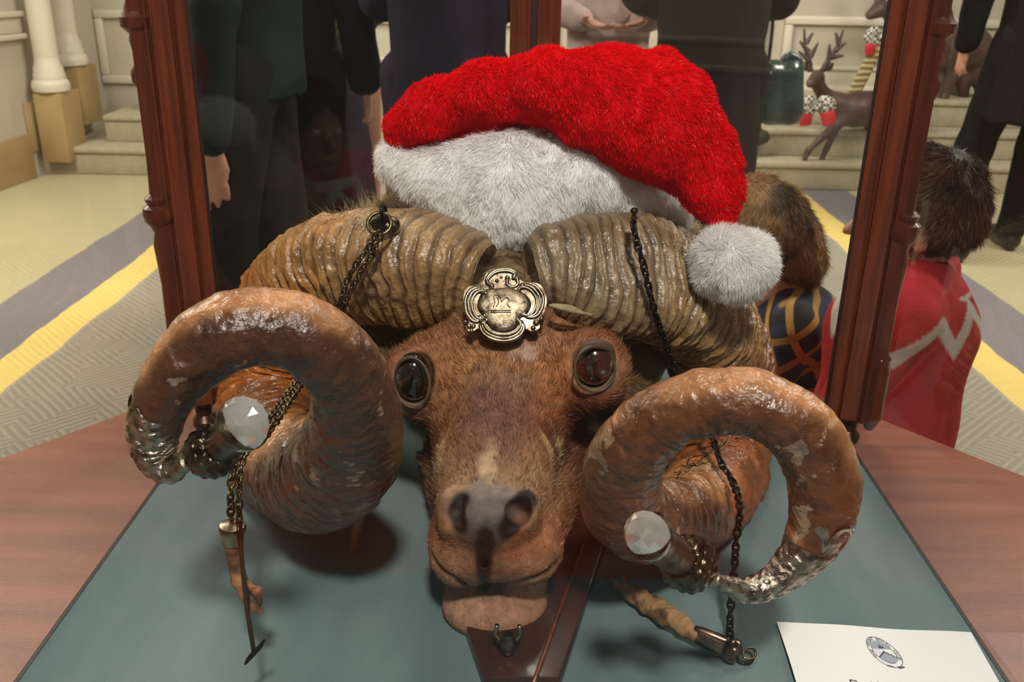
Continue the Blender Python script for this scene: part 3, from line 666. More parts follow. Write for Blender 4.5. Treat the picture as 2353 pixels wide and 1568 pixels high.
def hcol(base,mid,outer,dark,seed):
    def f(V,U,A,ridge,D):
        n=fbm(V,40,3,seed); n2=fbm(V,110,3,seed+4)
        c=np.tile(np.array(lin(base[0])),(len(V),1)); 
        w=U+.04*n
        c=mixc(c,base[1],sstep(.06,.16,w)); c=mixc(c,base[2],sstep(.18,.30,w)); c=mixc(c,mid,sstep(.34,.48,w)); c=mixc(c,outer,sstep(.55,.70,w))
        c=mixc(c,dark,sstep(.0,.8,n2)*.55*sstep(.3,.6,U))
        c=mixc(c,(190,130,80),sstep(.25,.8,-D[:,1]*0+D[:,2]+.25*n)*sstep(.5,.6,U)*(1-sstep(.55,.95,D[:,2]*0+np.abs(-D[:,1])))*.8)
        c=mixc(c,(176,150,122),(n2+n>.95).astype(float)*.5*sstep(.5,.6,U))
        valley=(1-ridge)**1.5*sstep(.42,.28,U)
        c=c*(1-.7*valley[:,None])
        return c
    return f
ridge=lambda dens0,dens1,a0,a1,a2: (lambda U,A:(np.interp(U,[0,.12,.3,.45,.6,.8,1],[a0*.7,a0,a1,a1*.8,a2*1.1,a2*.7,0])*(1+.25*np.cos(A)),np.interp(U,[0,.25,.5,1],[dens0,dens0*.75,dens1,dens1*.8])))
hl_path=[(1108,642,.715,80),(1040,622,.722,106),(950,610,.735,122),(860,604,.757,120),(770,612,.785,113),(700,655,.815,108),(650,740,.845,104),(622,840,.86,100),(618,935,.83,100),(635,1020,.76,106),(672,1075,.68,116),(735,1095,.605,126),(795,1050,.55,120),(818,965,.515,103),(805,880,.495,92),(758,812,.483,94),(686,768,.477,92),(604,752,.472,92),(524,764,.468,90),(454,808,.465,86),(402,870,.463,78),(368,938,.462,66),(358,990,.462,53)]
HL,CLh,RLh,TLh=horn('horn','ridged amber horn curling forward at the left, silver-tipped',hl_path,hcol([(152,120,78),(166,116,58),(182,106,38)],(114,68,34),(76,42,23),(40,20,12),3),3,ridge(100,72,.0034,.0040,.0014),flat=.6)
hr_path=[(1216,630,.712,62),(1275,622,.720,98),(1370,638,.735,126),(1460,646,.757,128),(1540,674,.785,120),(1600,730,.82,118),(1650,810,.85,114),(1672,905,.85,108),(1668,990,.82,104),(1655,1070,.77,104),(1628,1130,.70,98),(1560,1185,.62,96),(1480,1195,.565,92),(1432,1165,.535,94),(1426,1100,.515,88),(1450,1035,.505,84),(1504,975,.497,78),(1578,935,.490,76),(1664,922,.485,76),(1746,930,.482,78),(1820,972,.478,80),(1872,1040,.475,82),(1895,1120,.472,80),(1884,1195,.470,70),(1855,1250,.468,54)]
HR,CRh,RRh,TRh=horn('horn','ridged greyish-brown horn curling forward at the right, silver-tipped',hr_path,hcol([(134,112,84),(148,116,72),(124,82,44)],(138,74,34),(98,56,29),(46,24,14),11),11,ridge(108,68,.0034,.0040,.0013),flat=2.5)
# ---------------------------------------------------------------- silver tips, thistles, crystals
M_tip=mat('embossed_silver',(198,186,170),rough=.27,metal=1,rgb2=(92,80,70),nsc=170,bump=.0012,bsc=150,ramp=(.32,.6))
def tip(path,par,lab,n=220,seg=64):
    pts=[(*P(*r[:3]),M(P(*r[:3]),r[3])) for r in path]; CC,s=catmull(pts,n); C=CC[:,:3];R=CC[:,3]
    T,N,B=frames(C,up=[0,-1,0]); a=np.linspace(0,2*math.pi,seg,endpoint=False); U,A=np.meshgrid(s/s[-1],a,indexing='ij')
    D=N[:,None]*np.cos(A)[...,None]+B[:,None]*np.sin(A)[...,None]
    # scalloped leading rim and raised foliage scrolls
    rim=(np.abs(np.sin(A*3))**.5)*.08*(1-sstep(.0,.25,U))
    V=C[:,None]+D*R[:,None,None]
    V=V-T[:,None]*(rim*.10*s[-1]/.08)[...,None]*1.2
    e=np.sin(U*40+3*np.sin(A*4))*np.cos(A*5+2*np.sin(U*22)); V=V+D*(.0009*sstep(-.1,.5,e)*sstep(.95,.6,U)+.0005*vnoise(V,240,5))[...,None]
    i,j=np.meshgrid(np.arange(n-1),np.arange(seg),indexing='ij'); j2=(j+1)%seg
    Q=np.stack([i*seg+j,i*seg+j2,(i+1)*seg+j2,(i+1)*seg+j],-1).reshape(-1,4)
    o=mkmesh('silver_tip',V.reshape(-1,3),[Q,((n-1)*seg+np.arange(seg))[None]],M_tip,parent=par); o['label']=lab; return o
tip([(359,945,.462,62),(352,1000,.461,55),(362,1050,.459,46),(388,1078,.456,34),(412,1072,.452,24),(430,1060,.449,18)],HL,'embossed silver cap on the horn end')
tip([(1880,1210,.470,72),(1862,1252,.469,60),(1815,1305,.466,44),(1762,1345,.461,33),(1712,1358,.456,27),(1668,1344,.451,20),(1640,1330,.448,16)],HR,'embossed silver cap on the horn end')
def thistle(c0,c1,r_px,par,lab):
    a=P(*c0);b_=P(*c1); ax=(b_-a)/np.linalg.norm(b_-a); r=M(a,r_px)
    z=ax; x=np.cross([0,0,1],z); x/=np.linalg.norm(x); y=np.cross(z,x); m=np.eye(4); m[:3,0]=x;m[:3,1]=y;m[:3,2]=z;m[:3,3]=a
    # globe covered in overlapping scales
    nu,nv=90,110; uu=np.linspace(.02,math.pi-.02,nu); vv=np.linspace(0,2*math.pi,nv,endpoint=False); U,Vv=np.meshgrid(uu,vv,indexing='ij')
    rows=9; k=U/math.pi*rows; row=np.floor(k); fr_=k-row; ph=(Vv/(2*math.pi)*14+.5*(row%2))%1
    sc=np.clip(1-np.abs(ph*2-1)**1.5-(1-fr_)*.2,0,1)*np.sin(np.pi*np.clip(fr_,0,1))**.6
    rr=r*(1+.10*sc)*(1+0*U); Vx=np.stack([rr*np.sin(U)*np.cos(Vv),rr*np.sin(U)*np.sin(Vv),-rr*np.cos(U)*1.0],-1).reshape(-1,3)@m[:3,:3].T+a
    i,j=np.meshgrid(np.arange(nu-1),np.arange(nv),indexing='ij'); j2=(j+1)%nv
    Q=np.stack([i*nv+j,i*nv+j2,(i+1)*nv+j2,(i+1)*nv+j],-1).reshape(-1,4)
    o=mkmesh('thistle_knob',Vx,[Q,np.arange(nv)[None],((nu-1)*nv+np.arange(nv))[None]],M_silverd,parent=par); o['label']=lab
    return ax,r,m
def crystal(cen,rx,facing,par,knob,kr,lab):
    """flared silver cup from the knob out to a faceted round stone"""
    c=P(*cen); R=M(c,rx); z=np.array(facing,float); z/=np.linalg.norm(z); x=np.cross([0,0,1],z);x/=np.linalg.norm(x);y=np.cross(z,x)
    m=np.eye(4);m[:3,0]=x;m[:3,1]=y;m[:3,2]=z;m[:3,3]=c
    k=P(*knob); L=np.linalg.norm(c-k)
    # cup: loft from knob to stone rim
    pts=[k,k+(c-k)*.35,k+(c-k)*.7,c-z*R*.12]; rad=[kr*.62*1.0,kr*.66,R*.78,R*1.0]
    V,Fs=tube_arr(np.array(pts),rad,36,24); b=MB();b.add(V,Fs); b.build('crystal_cup',M_silverd,par,auto=False)
    b=MB(); rs=[(R*1.02,-.12*R),(R*1.05,-.02*R),(R*1.02,.05*R),(R*.96,.06*R)]
    b.lathe(rs,36,m); 
    # rose-cut stone
    Vs=[(0,0,.50)];ring=[(1.0,.03,16,0),(.80,.27,16,.5),(.46,.41,8,0)]
    for rr,zz,n_,o_ in ring: Vs+=[(rr*math.cos(2*math.pi*(i+o_)/n_),rr*math.sin(2*math.pi*(i+o_)/n_),zz) for i in range(n_)]
    V=np.array(Vs)*R*.985; V=V@m[:3,:3].T+c
    T3=[]
    r0=1;r1=17;r2=33
    for i in range(16): j=(i+1)%16; T3+=[(r0+i,r0+j,r1+i),(r0+j,r1+j,r1+i)]
    for i in range(8):
        j=(i+1)%8; T3+=[(r1+(2*i-1)%16,r1+2*i,r2+i),(r1+2*i,r1+2*i+1,r2+j),(r1+2*i,r2+j,r2+i),(0,r2+i,r2+j)]
    o=mkmesh('crystal',V,np.array(T3),M_crystal,smooth=False,parent=par); o['label']=lab
M_crystal=mat('cut_crystal',(240,234,228),rough=.07,metal=.75,coat=1,spec=1,rgb2=(200,190,180),nsc=60,ramp=(.3,.6))
thistle((487,1038,.440),(557,975,.420),60,HL,'scaled silver thistle knob'); crystal((557,975,.418),66,(-.10,-.92,.36),HL,(500,1030,.436),M(P(487,1038,.44),60),'round clear faceted crystal')
thistle((1583,1296,.436),(1490,1232,.420),64,HR,'scaled silver thistle knob'); crystal((1487,1232,.412),60,(-.52,-.80,.28),HR,(1568,1288,.430),M(P(1583,1296,.436),64),'oval clear faceted crystal tilted to the left')
# ---------------------------------------------------------------- silver plaque
pl_m=[]
plc=P(1158,706,.672); 
def onpl(x,y,h=0):                       # plaque plane: leans back with the forehead
    n=np.array([0,-.80,.60]); n/=np.linalg.norm(n); d=ray(x,y); o=np.array([0,0,CZ]); t=((plc-o)@n)/(d@n); return o+d*t+n*h
out=[(1066,680),(1075,662),(1100,655),(1112,645),(1120,626),(1150,618),(1182,622),(1192,640),(1205,650),(1240,655),(1256,690),(1248,725),(1238,738),(1240,755),(1222,762),(1205,757),(1196,775),(1165,788),(1130,783),(1108,768),(1100,757),(1082,765),(1070,752),(1078,740),(1066,715)]
oc,_=catmull([(x,y,0) for x,y in out],120,True)
n=len(oc); V=[onpl(x,y,-.004) for x,y,_ in oc]+[onpl(x,y,.0018) for x,y,_ in oc]; V.append(onpl(1158,706,.003))
i=np.arange(n);j=(i+1)%n
pq=mkmesh('silver_plaque',np.array(V),[np.c_[i,j,j+n,i+n],np.c_[i+n,j+n,np.full(n,2*n)]],M_silverd,smooth=True,parent=ram); pq['label']='silver cartouche plaque with scrolls and an engraved crest'
pq.modifiers.new('e','EDGE_SPLIT').split_angle=math.radians(40)
# domed shield in the middle
sh=[(1098,690),(1112,668),(1140,664),(1165,662),(1195,670),(1215,684),(1222,705),(1212,725),(1195,738),(1188,757),(1165,768),(1135,764),(1118,748),(1108,730),(1096,712)]
sc_,_=catmull([(x,y,0) for x,y in sh],80,True); V=[];rings=10
for k in range(rings+1):
    t=1-k/rings*.98
    for x,y,_ in sc_: V.append(onpl(1158+(x-1158)*t,710+(y-710)*t,.0015+.0055*math.sqrt(max(0,1-t**3))))
V=np.array(V);n=80;i,j=np.meshgrid(np.arange(rings),np.arange(n),indexing='ij');j2=(j+1)%n
Q=np.stack([i*n+j,i*n+j2,(i+1)*n+j2,(i+1)*n+j],-1).reshape(-1,4)
M_eng=mat('engraved_silver',(184,166,142),rough=.3,metal=1,rgb2=(92,78,62),nsc=190,bump=.0007,bsc=330,ramp=(.35,.55))
o=mkmesh('engraved_shield',V,[Q,(rings*n+np.arange(n))[None]],M_eng,parent=pq)
b=MB()
def scroll(pts,r=4.2,h=.003,rep=3,gap=6.5,cen=(1158,710)):
    for k in range(rep):
        f=1-(k*gap)/75.0
        q=[onpl(cen[0]+(x-cen[0])*f,cen[1]+(y-cen[1])*f,h+.0006*k) for x,y in pts]
        rr=M(plc,r*(1 if k==0 else .72)); m_=len(q)
        rad=[rr*(1.0+.5*(i in (0,m_-1))) for i in range(m_)]
        b.tube(q,rad,10,40)
        for e in (q[0],q[-1]): b.add(*ico(e,rr*1.7))
def ico(c,r,n=8):
    V=[];
    for i in range(n+1):
        for j in range(2*n): a=math.pi*i/n;t=math.pi*j/n; V.append((c[0]+r*math.sin(a)*math.cos(t),c[1]+r*math.sin(a)*math.sin(t),c[2]+r*math.cos(a)))
    i,j=np.meshgrid(np.arange(n),np.arange(2*n),indexing='ij');j2=(j+1)%(2*n)
    return np.array(V),[np.stack([i*2*n+j,(i+1)*2*n+j,(i+1)*2*n+j2,i*2*n+j2],-1).reshape(-1,4)]
scroll([(1108,672),(1098,664),(1080,672),(1070,692),(1072,718),(1084,738),(1098,742),(1104,734)])
scroll([(1200,660),(1212,654),(1232,662),(1247,684),(1246,708),(1234,728),(1216,732),(1204,724)])
scroll([(1110,746),(1104,754),(1114,772),(1140,784),(1170,785),(1194,774),(1204,756),(1196,744)])
scroll([(1130,660),(1118,650),(1124,636),(1142,624),(1168,622),(1186,630),(1182,638)],4,.003,2,5,(1158,690))
scroll([(1166,642),(1166,656),(1178,662),(1190,656),(1188,644)],3.6,.003,1)
for (x,y,r) in ((1078,752,7),(1070,742,5),(1084,762,5),(1088,752,6),(1232,744,8),(1244,734,5),(1225,756,6),(1248,726,4),(1142,648,5),(1152,640,4)): b.add(*ico(onpl(x,y,.002),M(plc,r)))
b.build('scroll_border',M_silver,pq,auto=False)
b=MB()
for y_ in (720,724): b.tube([onpl(1128,y_,.0075),onpl(1174,y_,.0075)],M(plc,.9),6)
crest=[(1134,712),(1138,700),(1134,690),(1142,684),(1150,690),(1152,700),(1158,694),(1166,690),(1170,698),(1166,706),(1172,714)]
b.tube([onpl(x,y,.0078) for x,y in crest],M(plc,1.1),6,40); b.tube([onpl(x,y,.0078) for x,y in ((1140,712),(1146,702),(1144,694))],M(plc,1),6,12)
b.build('engraved_crest',M_silverd,pq,auto=False)
# frayed hide strip by the plaque, loose black hairs behind the right loop
b=MB(); b.tube(PP([(1262,702,.665),(1290,708,.662),(1320,716,.664),(1360,724,.672)]),[.0012,.0022,.002,.001],8,24); b.tube(PP([(1268,700,.668),(1310,706,.668),(1345,722,.672)]),[.001,.0016,.001],8,20)
M_straw=mat('dried_hide_edge',(168,148,108),rough=.8,bump=.0004,bsc=300,noise=.3,nsc=200); b.build('frayed_seam',M_straw,ram,auto=False)
def strands(name,mat_,roots,cols,par,lab=None):
    b=MB()
    for q,r in roots: b.tube(np.array(q),np.linspace(r,r*.25,len(q)),5,max(6,len(q)*3),cap=False)
    o=b.build(name,mat_,par,auto=False); 
    if lab:o['label']=lab
    return o
M_black=mat('black_hair',(34,28,26),rough=.5)
rts=[]
for k in range(70):
    t=random.random(); x=1495+t*215+random.gauss(0,4); y=1165-150*math.sin(t*1.5)-(25*random.random()); Y=.60+.05*random.random()
    dx,dy=random.uniform(5,32),random.uniform(-28,8)
    rts.append(([P(x,y,Y),P(x+dx*.5,y+dy*.5+4,Y-.005),P(x+dx,y+dy,Y-.008)],.0004))
strands('loose_hair_tuft',M_black,rts,None,HR,'loose black hairs inside the curl')
# castor under the chin, peg at the side
M_peg=mat('pink_brass_peg',(158,118,98),rough=.35,metal=.6)
cp=G(1166,1518,.0122); m=np.eye(4); m[:3,3]=(cp[0],cp[1]+.006,.0122)
r=.0055; ca=MB().lathe([(r*.4,0),(r*.9,.003),(r*1.15,.008),(r*.9,.0125),(r*.75,.014),(r*.6,.017)],20,m).build('castor',M_silverd,ram); ca['label']='small dark metal castor under the chin'
b=MB(); 
for s in (-1,1): b.tube([cp+np.array([s*.0075,.004,.026]),cp+np.array([s*.008,.004,.018]),cp+np.array([s*.0055,.004,.014])],.0016,8,12)
b.build('castor_fork',M_silver,ca,auto=False)
pg=G(814,1268); m=np.eye(4); m[:3,3]=(pg[0],pg[1],0); m[:3,:3]=np.array(Matrix.Rotation(.12,3,'Y')); pe=MB().lathe([(.0022,0),(.0042,.003),(.0036,.008),(.0052,.03),(.007,.09)],16,m).build('support_peg',M_peg,ram); pe['label']='small pinkish peg foot under the left horn'
adopt(ram)
# wooden board under the head
q=[G(1112,1590),G(1285,1590),G(1392,1262),G(1340,1180),G(980,1180),G(1062,1440)]
pb=np.array([[v[0],v[1]] for v in q]); pb=np.vstack([pb[:2],[[pb[2][0],pb[2][1]]],[[.11,.80]],[[-.10,.80]],[[-.05,.60]],pb[5:]])
tb=MB().prism(pb,.0005,.012).build('mount_board',mat('dark_mahogany_board',(62,26,14),rough=.4,rgb2=(40,16,9),nsc=5,stretch=(20,2,1),coat=.2),smooth=True,bevel=.0015)
tag(tb,'dark mahogany pointed board lying on the felt under the ram head','board')
e1_,e2_=G(1340,1255,.012),G(1222,1585,.012)
bb=MB().tube([e1_+np.array([0,0,.0015]),e2_+np.array([0,0,.0015])],.0016,8).build('edge_bead',M_mahog,tb,auto=False)
# ================================================================ Santa hat
M_redb=mat('red_plush_base',vcol=True,rough=.9,noise=.15,nsc=120,bump=.001,bsc=300,spec=.1)
M_redf=pile_mat('plush_pile',.55,.008)
hat=thing('santa_hat','red plush Santa hat with white fur band flopped over the ram head between its horns','hat',tuple(P(1190,520,.79)))
def cone_px(X,a,b_):
    pa,pb=P(*a[:3]),P(*b_[:3]); return rcone(X,pa,pb,M(pa,a[3]),M(pb,b_[3]))
band=[(925,388,.805,44),(1035,425,.79,80),(1170,438,.785,124),(1325,412,.79,100),(1460,440,.80,52),(1560,500,.81,26)]
def bandf(X):
    d=None
    for i in range(len(band)-1):
        e=cone_px(X,band[i],band[i+1]); d=e if d is None else smin(d,e,.018)
    d=smin(d,cone_px(X,(1105,520,.764,48),(1218,508,.768,48)),.012)
    d=smin(d,ell(X,P(895,362,.81),(.011,.018,.013)),.01)
    # back half of the band around the neck
    d=smin(d,cone_px(X,(960,380,.84,50),(1190,400,.93,70)),.03); d=smin(d,cone_px(X,(1190,400,.93,70),(1500,450,.86,50)),.03)
    x=X.reshape(-1,3); nz=.0035*vnoise(x,22,3)+.0022*vnoise(x,55,4); return d+nz.reshape(d.shape).astype(np.float32)
ridge_=[(932,296,.815,46),(1000,250,.80,56),(1115,218,.785,62),(1250,196,.775,74),(1400,238,.775,118),(1520,288,.775,130),(1606,362,.768,88),(1642,452,.755,54),(1666,528,.742,24)]
def redf(X):
    d=None
    for i in range(len(ridge_)-1):
        e=cone_px(X,ridge_[i],ridge_[i+1]); d=e if d is None else smin(d,e,.012)
    d=smin(d,cone_px(X,(1520,140,.79,34),(1570,215,.785,60)),.012)
    # crown behind the front fold
    d2=cone_px(X,(985,330,.83,58),(1130,315,.825,92)); d2=smin(d2,cone_px(X,(1130,315,.825,92),(1400,330,.85,90)),.02)
    d2=smin(d2,ell(X,P(1150,285,.80),(.016,.016,.012)),.016)
    d2=smin(d2,cone_px(X,(1000,290,.85,60),(1350,260,.88,110)),.03)
    d=smin(d,d2,.008)
    # crease running down the flop
    d=smax(d,-cone_px(X,(1320,330,.735,14),(1180,262,.752,22)),.012)
    d=smax(d,-cone_px(X,(1585,190,.738,9),(1560,300,.722,7)),.014)
    x=X.reshape(-1,3); nz=.0045*vnoise(x,24,13)+.0024*vnoise(x,60,14); return d+nz.reshape(d.shape).astype(np.float32)
def plush(name,f,lo,hi,h,colbase,var,cnt,ln,wd,flow,lift,seed,par,lab,clump=.8,csc=130):
    V,Q=nets(f,lo,hi,h); V=smooth_mesh(V,Q,2); N=vnormals(V,Q)
    cb=lambda p:np.tile(np.array(lin(colbase)),(len(p),1))
    dens=lambda p: np.where(p[:,1]<.86,1.,.12)
    F_=fur(V,Q,N,dens,cnt,ln,wd,flow,lift,lambda p,r:np.clip(cb(p)*(1+var*(r.rand(len(p),1)-.4)),0,1),curl=.5,seed=seed,clump=clump,clumpsc=csc)
    o=furmesh(name,V,Q,cb(V)*.8,[F_],[M_redb,M_redf],par); o['label']=lab; return o
bp_=np.array([P(x,y,Y) for x,y,Y,_ in band]+[P(1190,400,.93)])
plush('fur_band',bandf,bp_.min(0)-.085,bp_.max(0)+.085,.0032,(250,249,248),.12,80000,.0078,.00034,lambda p,n:np.stack([.5*vnoise(p,30,2),-.1+.3*vnoise(p,26,5),-1+.7*vnoise(p,22,4)],-1),.34,21,hat,'white fluffy fur band of the hat')
rp_=np.array([P(x,y,Y) for x,y,Y,_ in ridge_]+[P(1350,260,.88)])
plush('red_crown',redf,rp_.min(0)-.06,rp_.max(0)+.06,.0032,(232,8,26),.45,100000,.0052,.00034,lambda p,n:np.stack([.4+.5*vnoise(p,30,2),-.1+.3*vnoise(p,26,5),-.9+.7*vnoise(p,22,4)],-1),.45,22,hat,'bright red plush body of the hat with its flopped tail',clump=.9)
pc_=P(1682,606,.728); pr_=M(pc_,88)
def pomf(X):
    x=X.reshape(-1,3); nz=(.004*vnoise(x,45,7)+.002*vnoise(x,110,8)).reshape(X.shape[:-1]).astype(np.float32)
    return ell(X,pc_,(pr_,pr_*.95,pr_*.92))+nz
plush('pompom',pomf,pc_-.045,pc_+.045,.002,(250,249,248),.1,26000,.0085,.0003,lambda p,n:np.stack([.6*vnoise(p,40,2),.3*vnoise(p,40,5),-.4+.7*vnoise(p,40,4)],-1),.6,23,hat,'round white fluffy pompom at the tail end',clump=.7,csc=110)
adopt(hat)
# ================================================================ chains and tools
def link(b,c,d,n,a,w,r):
    """oval link: long axis d, plane normal n"""
    s=np.cross(n,d); k=np.arange(14)*2*math.pi/14
    pts=c+np.outer(np.cos(k)*a,d)+np.outer(np.sin(k)*w,s); V,Fs=tube_arr(pts,r,6,None,True); b.add(V,Fs)
def chain(path,lpx,name,mat_,par,thick=.2,seed=0):
    pts=PP(path); C,s=catmull(pts,600); n=max(4,int(s[-1]/M(pts[len(pts)//2],lpx)))
    t=np.linspace(0,s[-1],n); c=np.stack([np.interp(t,s,C[:,i]) for i in range(3)],-1); T=np.gradient(c,axis=0);T/=np.linalg.norm(T,axis=1)[:,None]
    step=s[-1]/n; b=MB(); up=np.array([0,-1.,.2])
    for i in range(n):
        d=T[i]; n1=np.cross(d,up);n1/=np.linalg.norm(n1); n2=np.cross(d,n1); an=math.pi/4+(math.pi/2)*(i%2)+.3*math.sin(i*1.3+seed); nn=n1*math.cos(an)+n2*math.sin(an)
        link(b,c[i],d,nn,step*.74,step*.46,step*.20)
    return b.build(name,mat_,par,auto=False)
def ringo(c,ax,R,r,name,mat_,par,scale=1):
    b=MB(); ax=np.array(ax,float);ax/=np.linalg.norm(ax); u=np.cross(ax,[0,0,1.]);u/=np.linalg.norm(u);v=np.cross(ax,u); k=np.arange(36)*2*math.pi/36
    V,Fs=tube_arr(c+np.outer(np.cos(k)*R,u)+np.outer(np.sin(k)*R*scale,v),r,10,None,True); b.add(V,Fs); return b.build(name,mat_,par,auto=False)
tc_=thing('snuff_tool_chain','double brass chain hanging from the left horn with silver-capped paw and thin steel hammer','chain',tuple(P(872,512,.69)))
rc=P(872,514,.688); px=lambda n_:M(rc,n_)
ringo(rc,(0,-.8,.6),px(27),px(4.5),'suspension_ring',M_chain,tc_)
ringo(P(881,485,.690),(1,-.15,.1),px(15),px(4.5),'staple',M_chaind,tc_)
b=MB(); m=np.eye(4); z=np.array([-.05,-.72,.69]);z/=np.linalg.norm(z);x=np.cross([0,0,1],z);x/=np.linalg.norm(x); m[:3,0]=x*1.35;m[:3,1]=np.cross(z,x)*.85;m[:3,2]=z;m[:3,3]=P(884,513,.698)
b.lathe([(px(26),-.004),(px(26),.0),(px(20),.002),(px(8),.003)],28,m); b.build('mounting_plate',M_silverd,tc_)
up1=[(862,540,.682),(845,572,.681),(822,602,.680),(800,640,.686),(788,676,.690),(775,712,.70),(750,770,.71),(710,830,.69),(686,866,.655),(655,915,.615),(620,962,.575),(585,1010,.545),(560,1050,.522),(550,1095,.512),(549,1140,.507),(550,1192,.503)]
up2=[(872,538,.680),(858,580,.679),(836,612,.678),(816,650,.684),(798,684,.690),(786,722,.70),(760,780,.71),(722,838,.69),(700,872,.655),(668,918,.610),(640,962,.572),(602,1012,.540),(552,1048,.526),(534,1090,.514),(530,1140,.508),(531,1192,.504)]
chain(up1,13.5,'chain_strand',M_chain,tc_); chain(up2,13.5,'chain_strand',M_chain,tc_,seed=2)
Yp=.500
cpt=P(534,1222,Yp); m=np.eye(4); m[:3,3]=cpt; q=M(cpt,1)
m[:3,:3]=np.array(Matrix.Rotation(.08,3,'Y'))
b=MB().lathe([(q*24,-q*30),(q*26,-q*8),(q*30,q*2),(q*31,q*12),(q*28,q*18),(q*10,q*24),(q*4,q*25)],28,m); b.build('silver_cap',M_silver,tc_)
def lumpy(path,lab,name,col,par,h=.0009,seed=1,amp=.0008):
    pts=[(*P(*r[:3]),M(P(*r[:3]),r[3])) for r in path]
    def f(X):
        d=None
        for i in range(len(pts)-1):
            e=rcone(X,pts[i][:3],pts[i+1][:3],pts[i][3],pts[i+1][3]); d=e if d is None else smin(d,e,.0015)
        x=X.reshape(-1,3); return d+(amp*vnoise(x,180,seed)).reshape(d.shape).astype(np.float32)
    A_=np.array([p[:3] for p in pts]); V,Q=nets(f,A_.min(0)-.012,A_.max(0)+.012,h); V=smooth_mesh(V,Q,1)
    c=np.tile(np.array(lin(col)),(len(V),1)); c=mixc(c,tuple(int(x*.55) for x in col),sstep(.0,.7,fbm(V,130,2,seed)))
    o=mkmesh(name,V,Q,M_paw,col=c,parent=par); o['label']=lab; return o
M_paw=mat('dried_hide',vcol=True,rough=.6,bump=.0006,bsc=350,noise=.2,nsc=200)
lumpy([(531,1248,Yp,17),(540,1290,Yp-.003,17),(550,1335,Yp-.006,18),(568,1370,Yp-.010,15),(585,1395,Yp-.013,10),(600,1407,Yp-.014,5)],'tan leathery paw held by the silver cap','paw',(150,98,62),tc_)
lumpy([(566,1345,Yp-.008,12),(590,1360,Yp-.012,11),(598,1385,Yp-.013,8)],'curled toe of the paw','paw_toe',(146,92,56),tc_)
b=MB(); b.tube([P(552,1195,Yp-.008),P(556,1290,Yp-.018),P(568,1400,Yp-.028),P(583,1497,Yp-.036)],[q*5,q*5,q*5.5,q*5.5],10,30); b.tube([P(544,1205,Yp-.008),P(548,1250,Yp-.012),P(556,1290,Yp-.017)],q*2,8,16)
b.build('hammer_shaft',mat('rusty_steel',(84,58,42),rough=.45,metal=.8,noise=.3,nsc=120),tc_,auto=False)
b=MB(); hp=np.array([P(563,1528,.46),P(574,1512,.462),P(596,1488,.465),P(608,1470,.467)]); b.tube(hp,[q*3,q*7,q*7,q*3],10,24,sq=(1,.5)); b.build('hammer_head',M_chaind,tc_,auto=False)
adopt(tc_)
ct=thing('pricker_chain','thin blackened chain hanging down the right horn to a silver-handled dried claw','chain',tuple(P(1455,500,.70)))
Ys=.702; s0=P(1455,520,Ys); m=np.eye(4); m[:3,3]=s0; q2=M(s0,1)
MB().lathe([(q2*5,-q2*10),(q2*5.5,q2*6),(q2*8,q2*8),(q2*8,q2*12),(q2*5,q2*14),(q2*8,q2*18),(q2*8,q2*21),(q2*5,q2*24),(q2*5.5,q2*30),(q2*9,q2*33),(q2*9.5,q2*38),(q2*6,q2*42)],18,m).build('screw_post',M_silverd,ct)
chain([(1456,522,.694),(1464,560,.688),(1476,600,.684),(1487,645,.684),(1500,700,.69),(1515,750,.70),(1530,790,.71),(1548,840,.72),(1580,900,.71),(1620,960,.69),(1645,1030,.655),(1660,1070,.64),(1680,1100,.63),(1697,1145,.60),(1700,1180,.585),(1692,1240,.573),(1688,1300,.565),(1682,1360,.560),(1679,1400,.556),(1677,1440,.552),(1678,1472,.549)],15,'chain_strand',M_chaind,ct)
hA=G(1600,1458,.010); hB=G(1690,1498,.009)
ang=hB-hA; L_=np.linalg.norm(ang); z=ang/L_; x=np.cross([0,0,1],z);x/=np.linalg.norm(x); m=np.eye(4);m[:3,0]=x;m[:3,1]=np.cross(z,x);m[:3,2]=z;m[:3,3]=hA
MB().lathe([(.0058,-.002),(.0062,.001),(.0066,.003),(.0072,L_*.5),(.0074,L_*.75),(.0066,L_*.78),(.0086,L_*.84),(.0092,L_*.95),(.0080,L_*1.06),(.004,L_*1.12)],24,m).build('silver_handle',mat('rosy_silver',(170,142,124),rough=.22,metal=1,rgb2=(96,76,64),nsc=80),ct)
def gp(x,y,z,r): g=G(x,y,z); return (*g,r)
cl=[gp(1396,1322,.004,.0012),gp(1420,1345,.006,.0035),gp(1450,1365,.008,.0058),gp(1490,1392,.009,.0070),gp(1530,1418,.010,.0070),gp(1565,1440,.010,.0064),gp(1600,1460,.010,.0058)]
br=[[gp(1434,1325,.013,.0016),gp(1440,1345,.012,.0022),gp(1462,1365,.011,.0030)],[gp(1470,1340,.014,.0018),gp(1478,1362,.013,.0026),gp(1500,1385,.012,.0032)],[gp(1505,1373,.014,.002),gp(1524,1388,.014,.003),gp(1545,1410,.013,.0034)],[gp(1545,1400,.014,.0018),gp(1570,1420,.013,.0028),gp(1588,1442,.012,.003)]]
def clf(X):
    d=None
    for ch in [cl]+br:
        for i in range(len(ch)-1):
            e=rcone(X,ch[i][:3],ch[i+1][:3],ch[i][3],ch[i+1][3]); d=e if d is None else smin(d,e,.0022)
    x_=X.reshape(-1,3); return d+(.0010*vnoise(x_,170,4)+.0005*vnoise(x_,400,5)).reshape(d.shape).astype(np.float32)
A_=np.array([p[:3] for p in cl]); V,Q=nets(clf,A_.min(0)-np.array([.012,.012,.006]),A_.max(0)+.016,.0009); V=smooth_mesh(V,Q,1); V[:,2]=np.maximum(V[:,2],.0005)
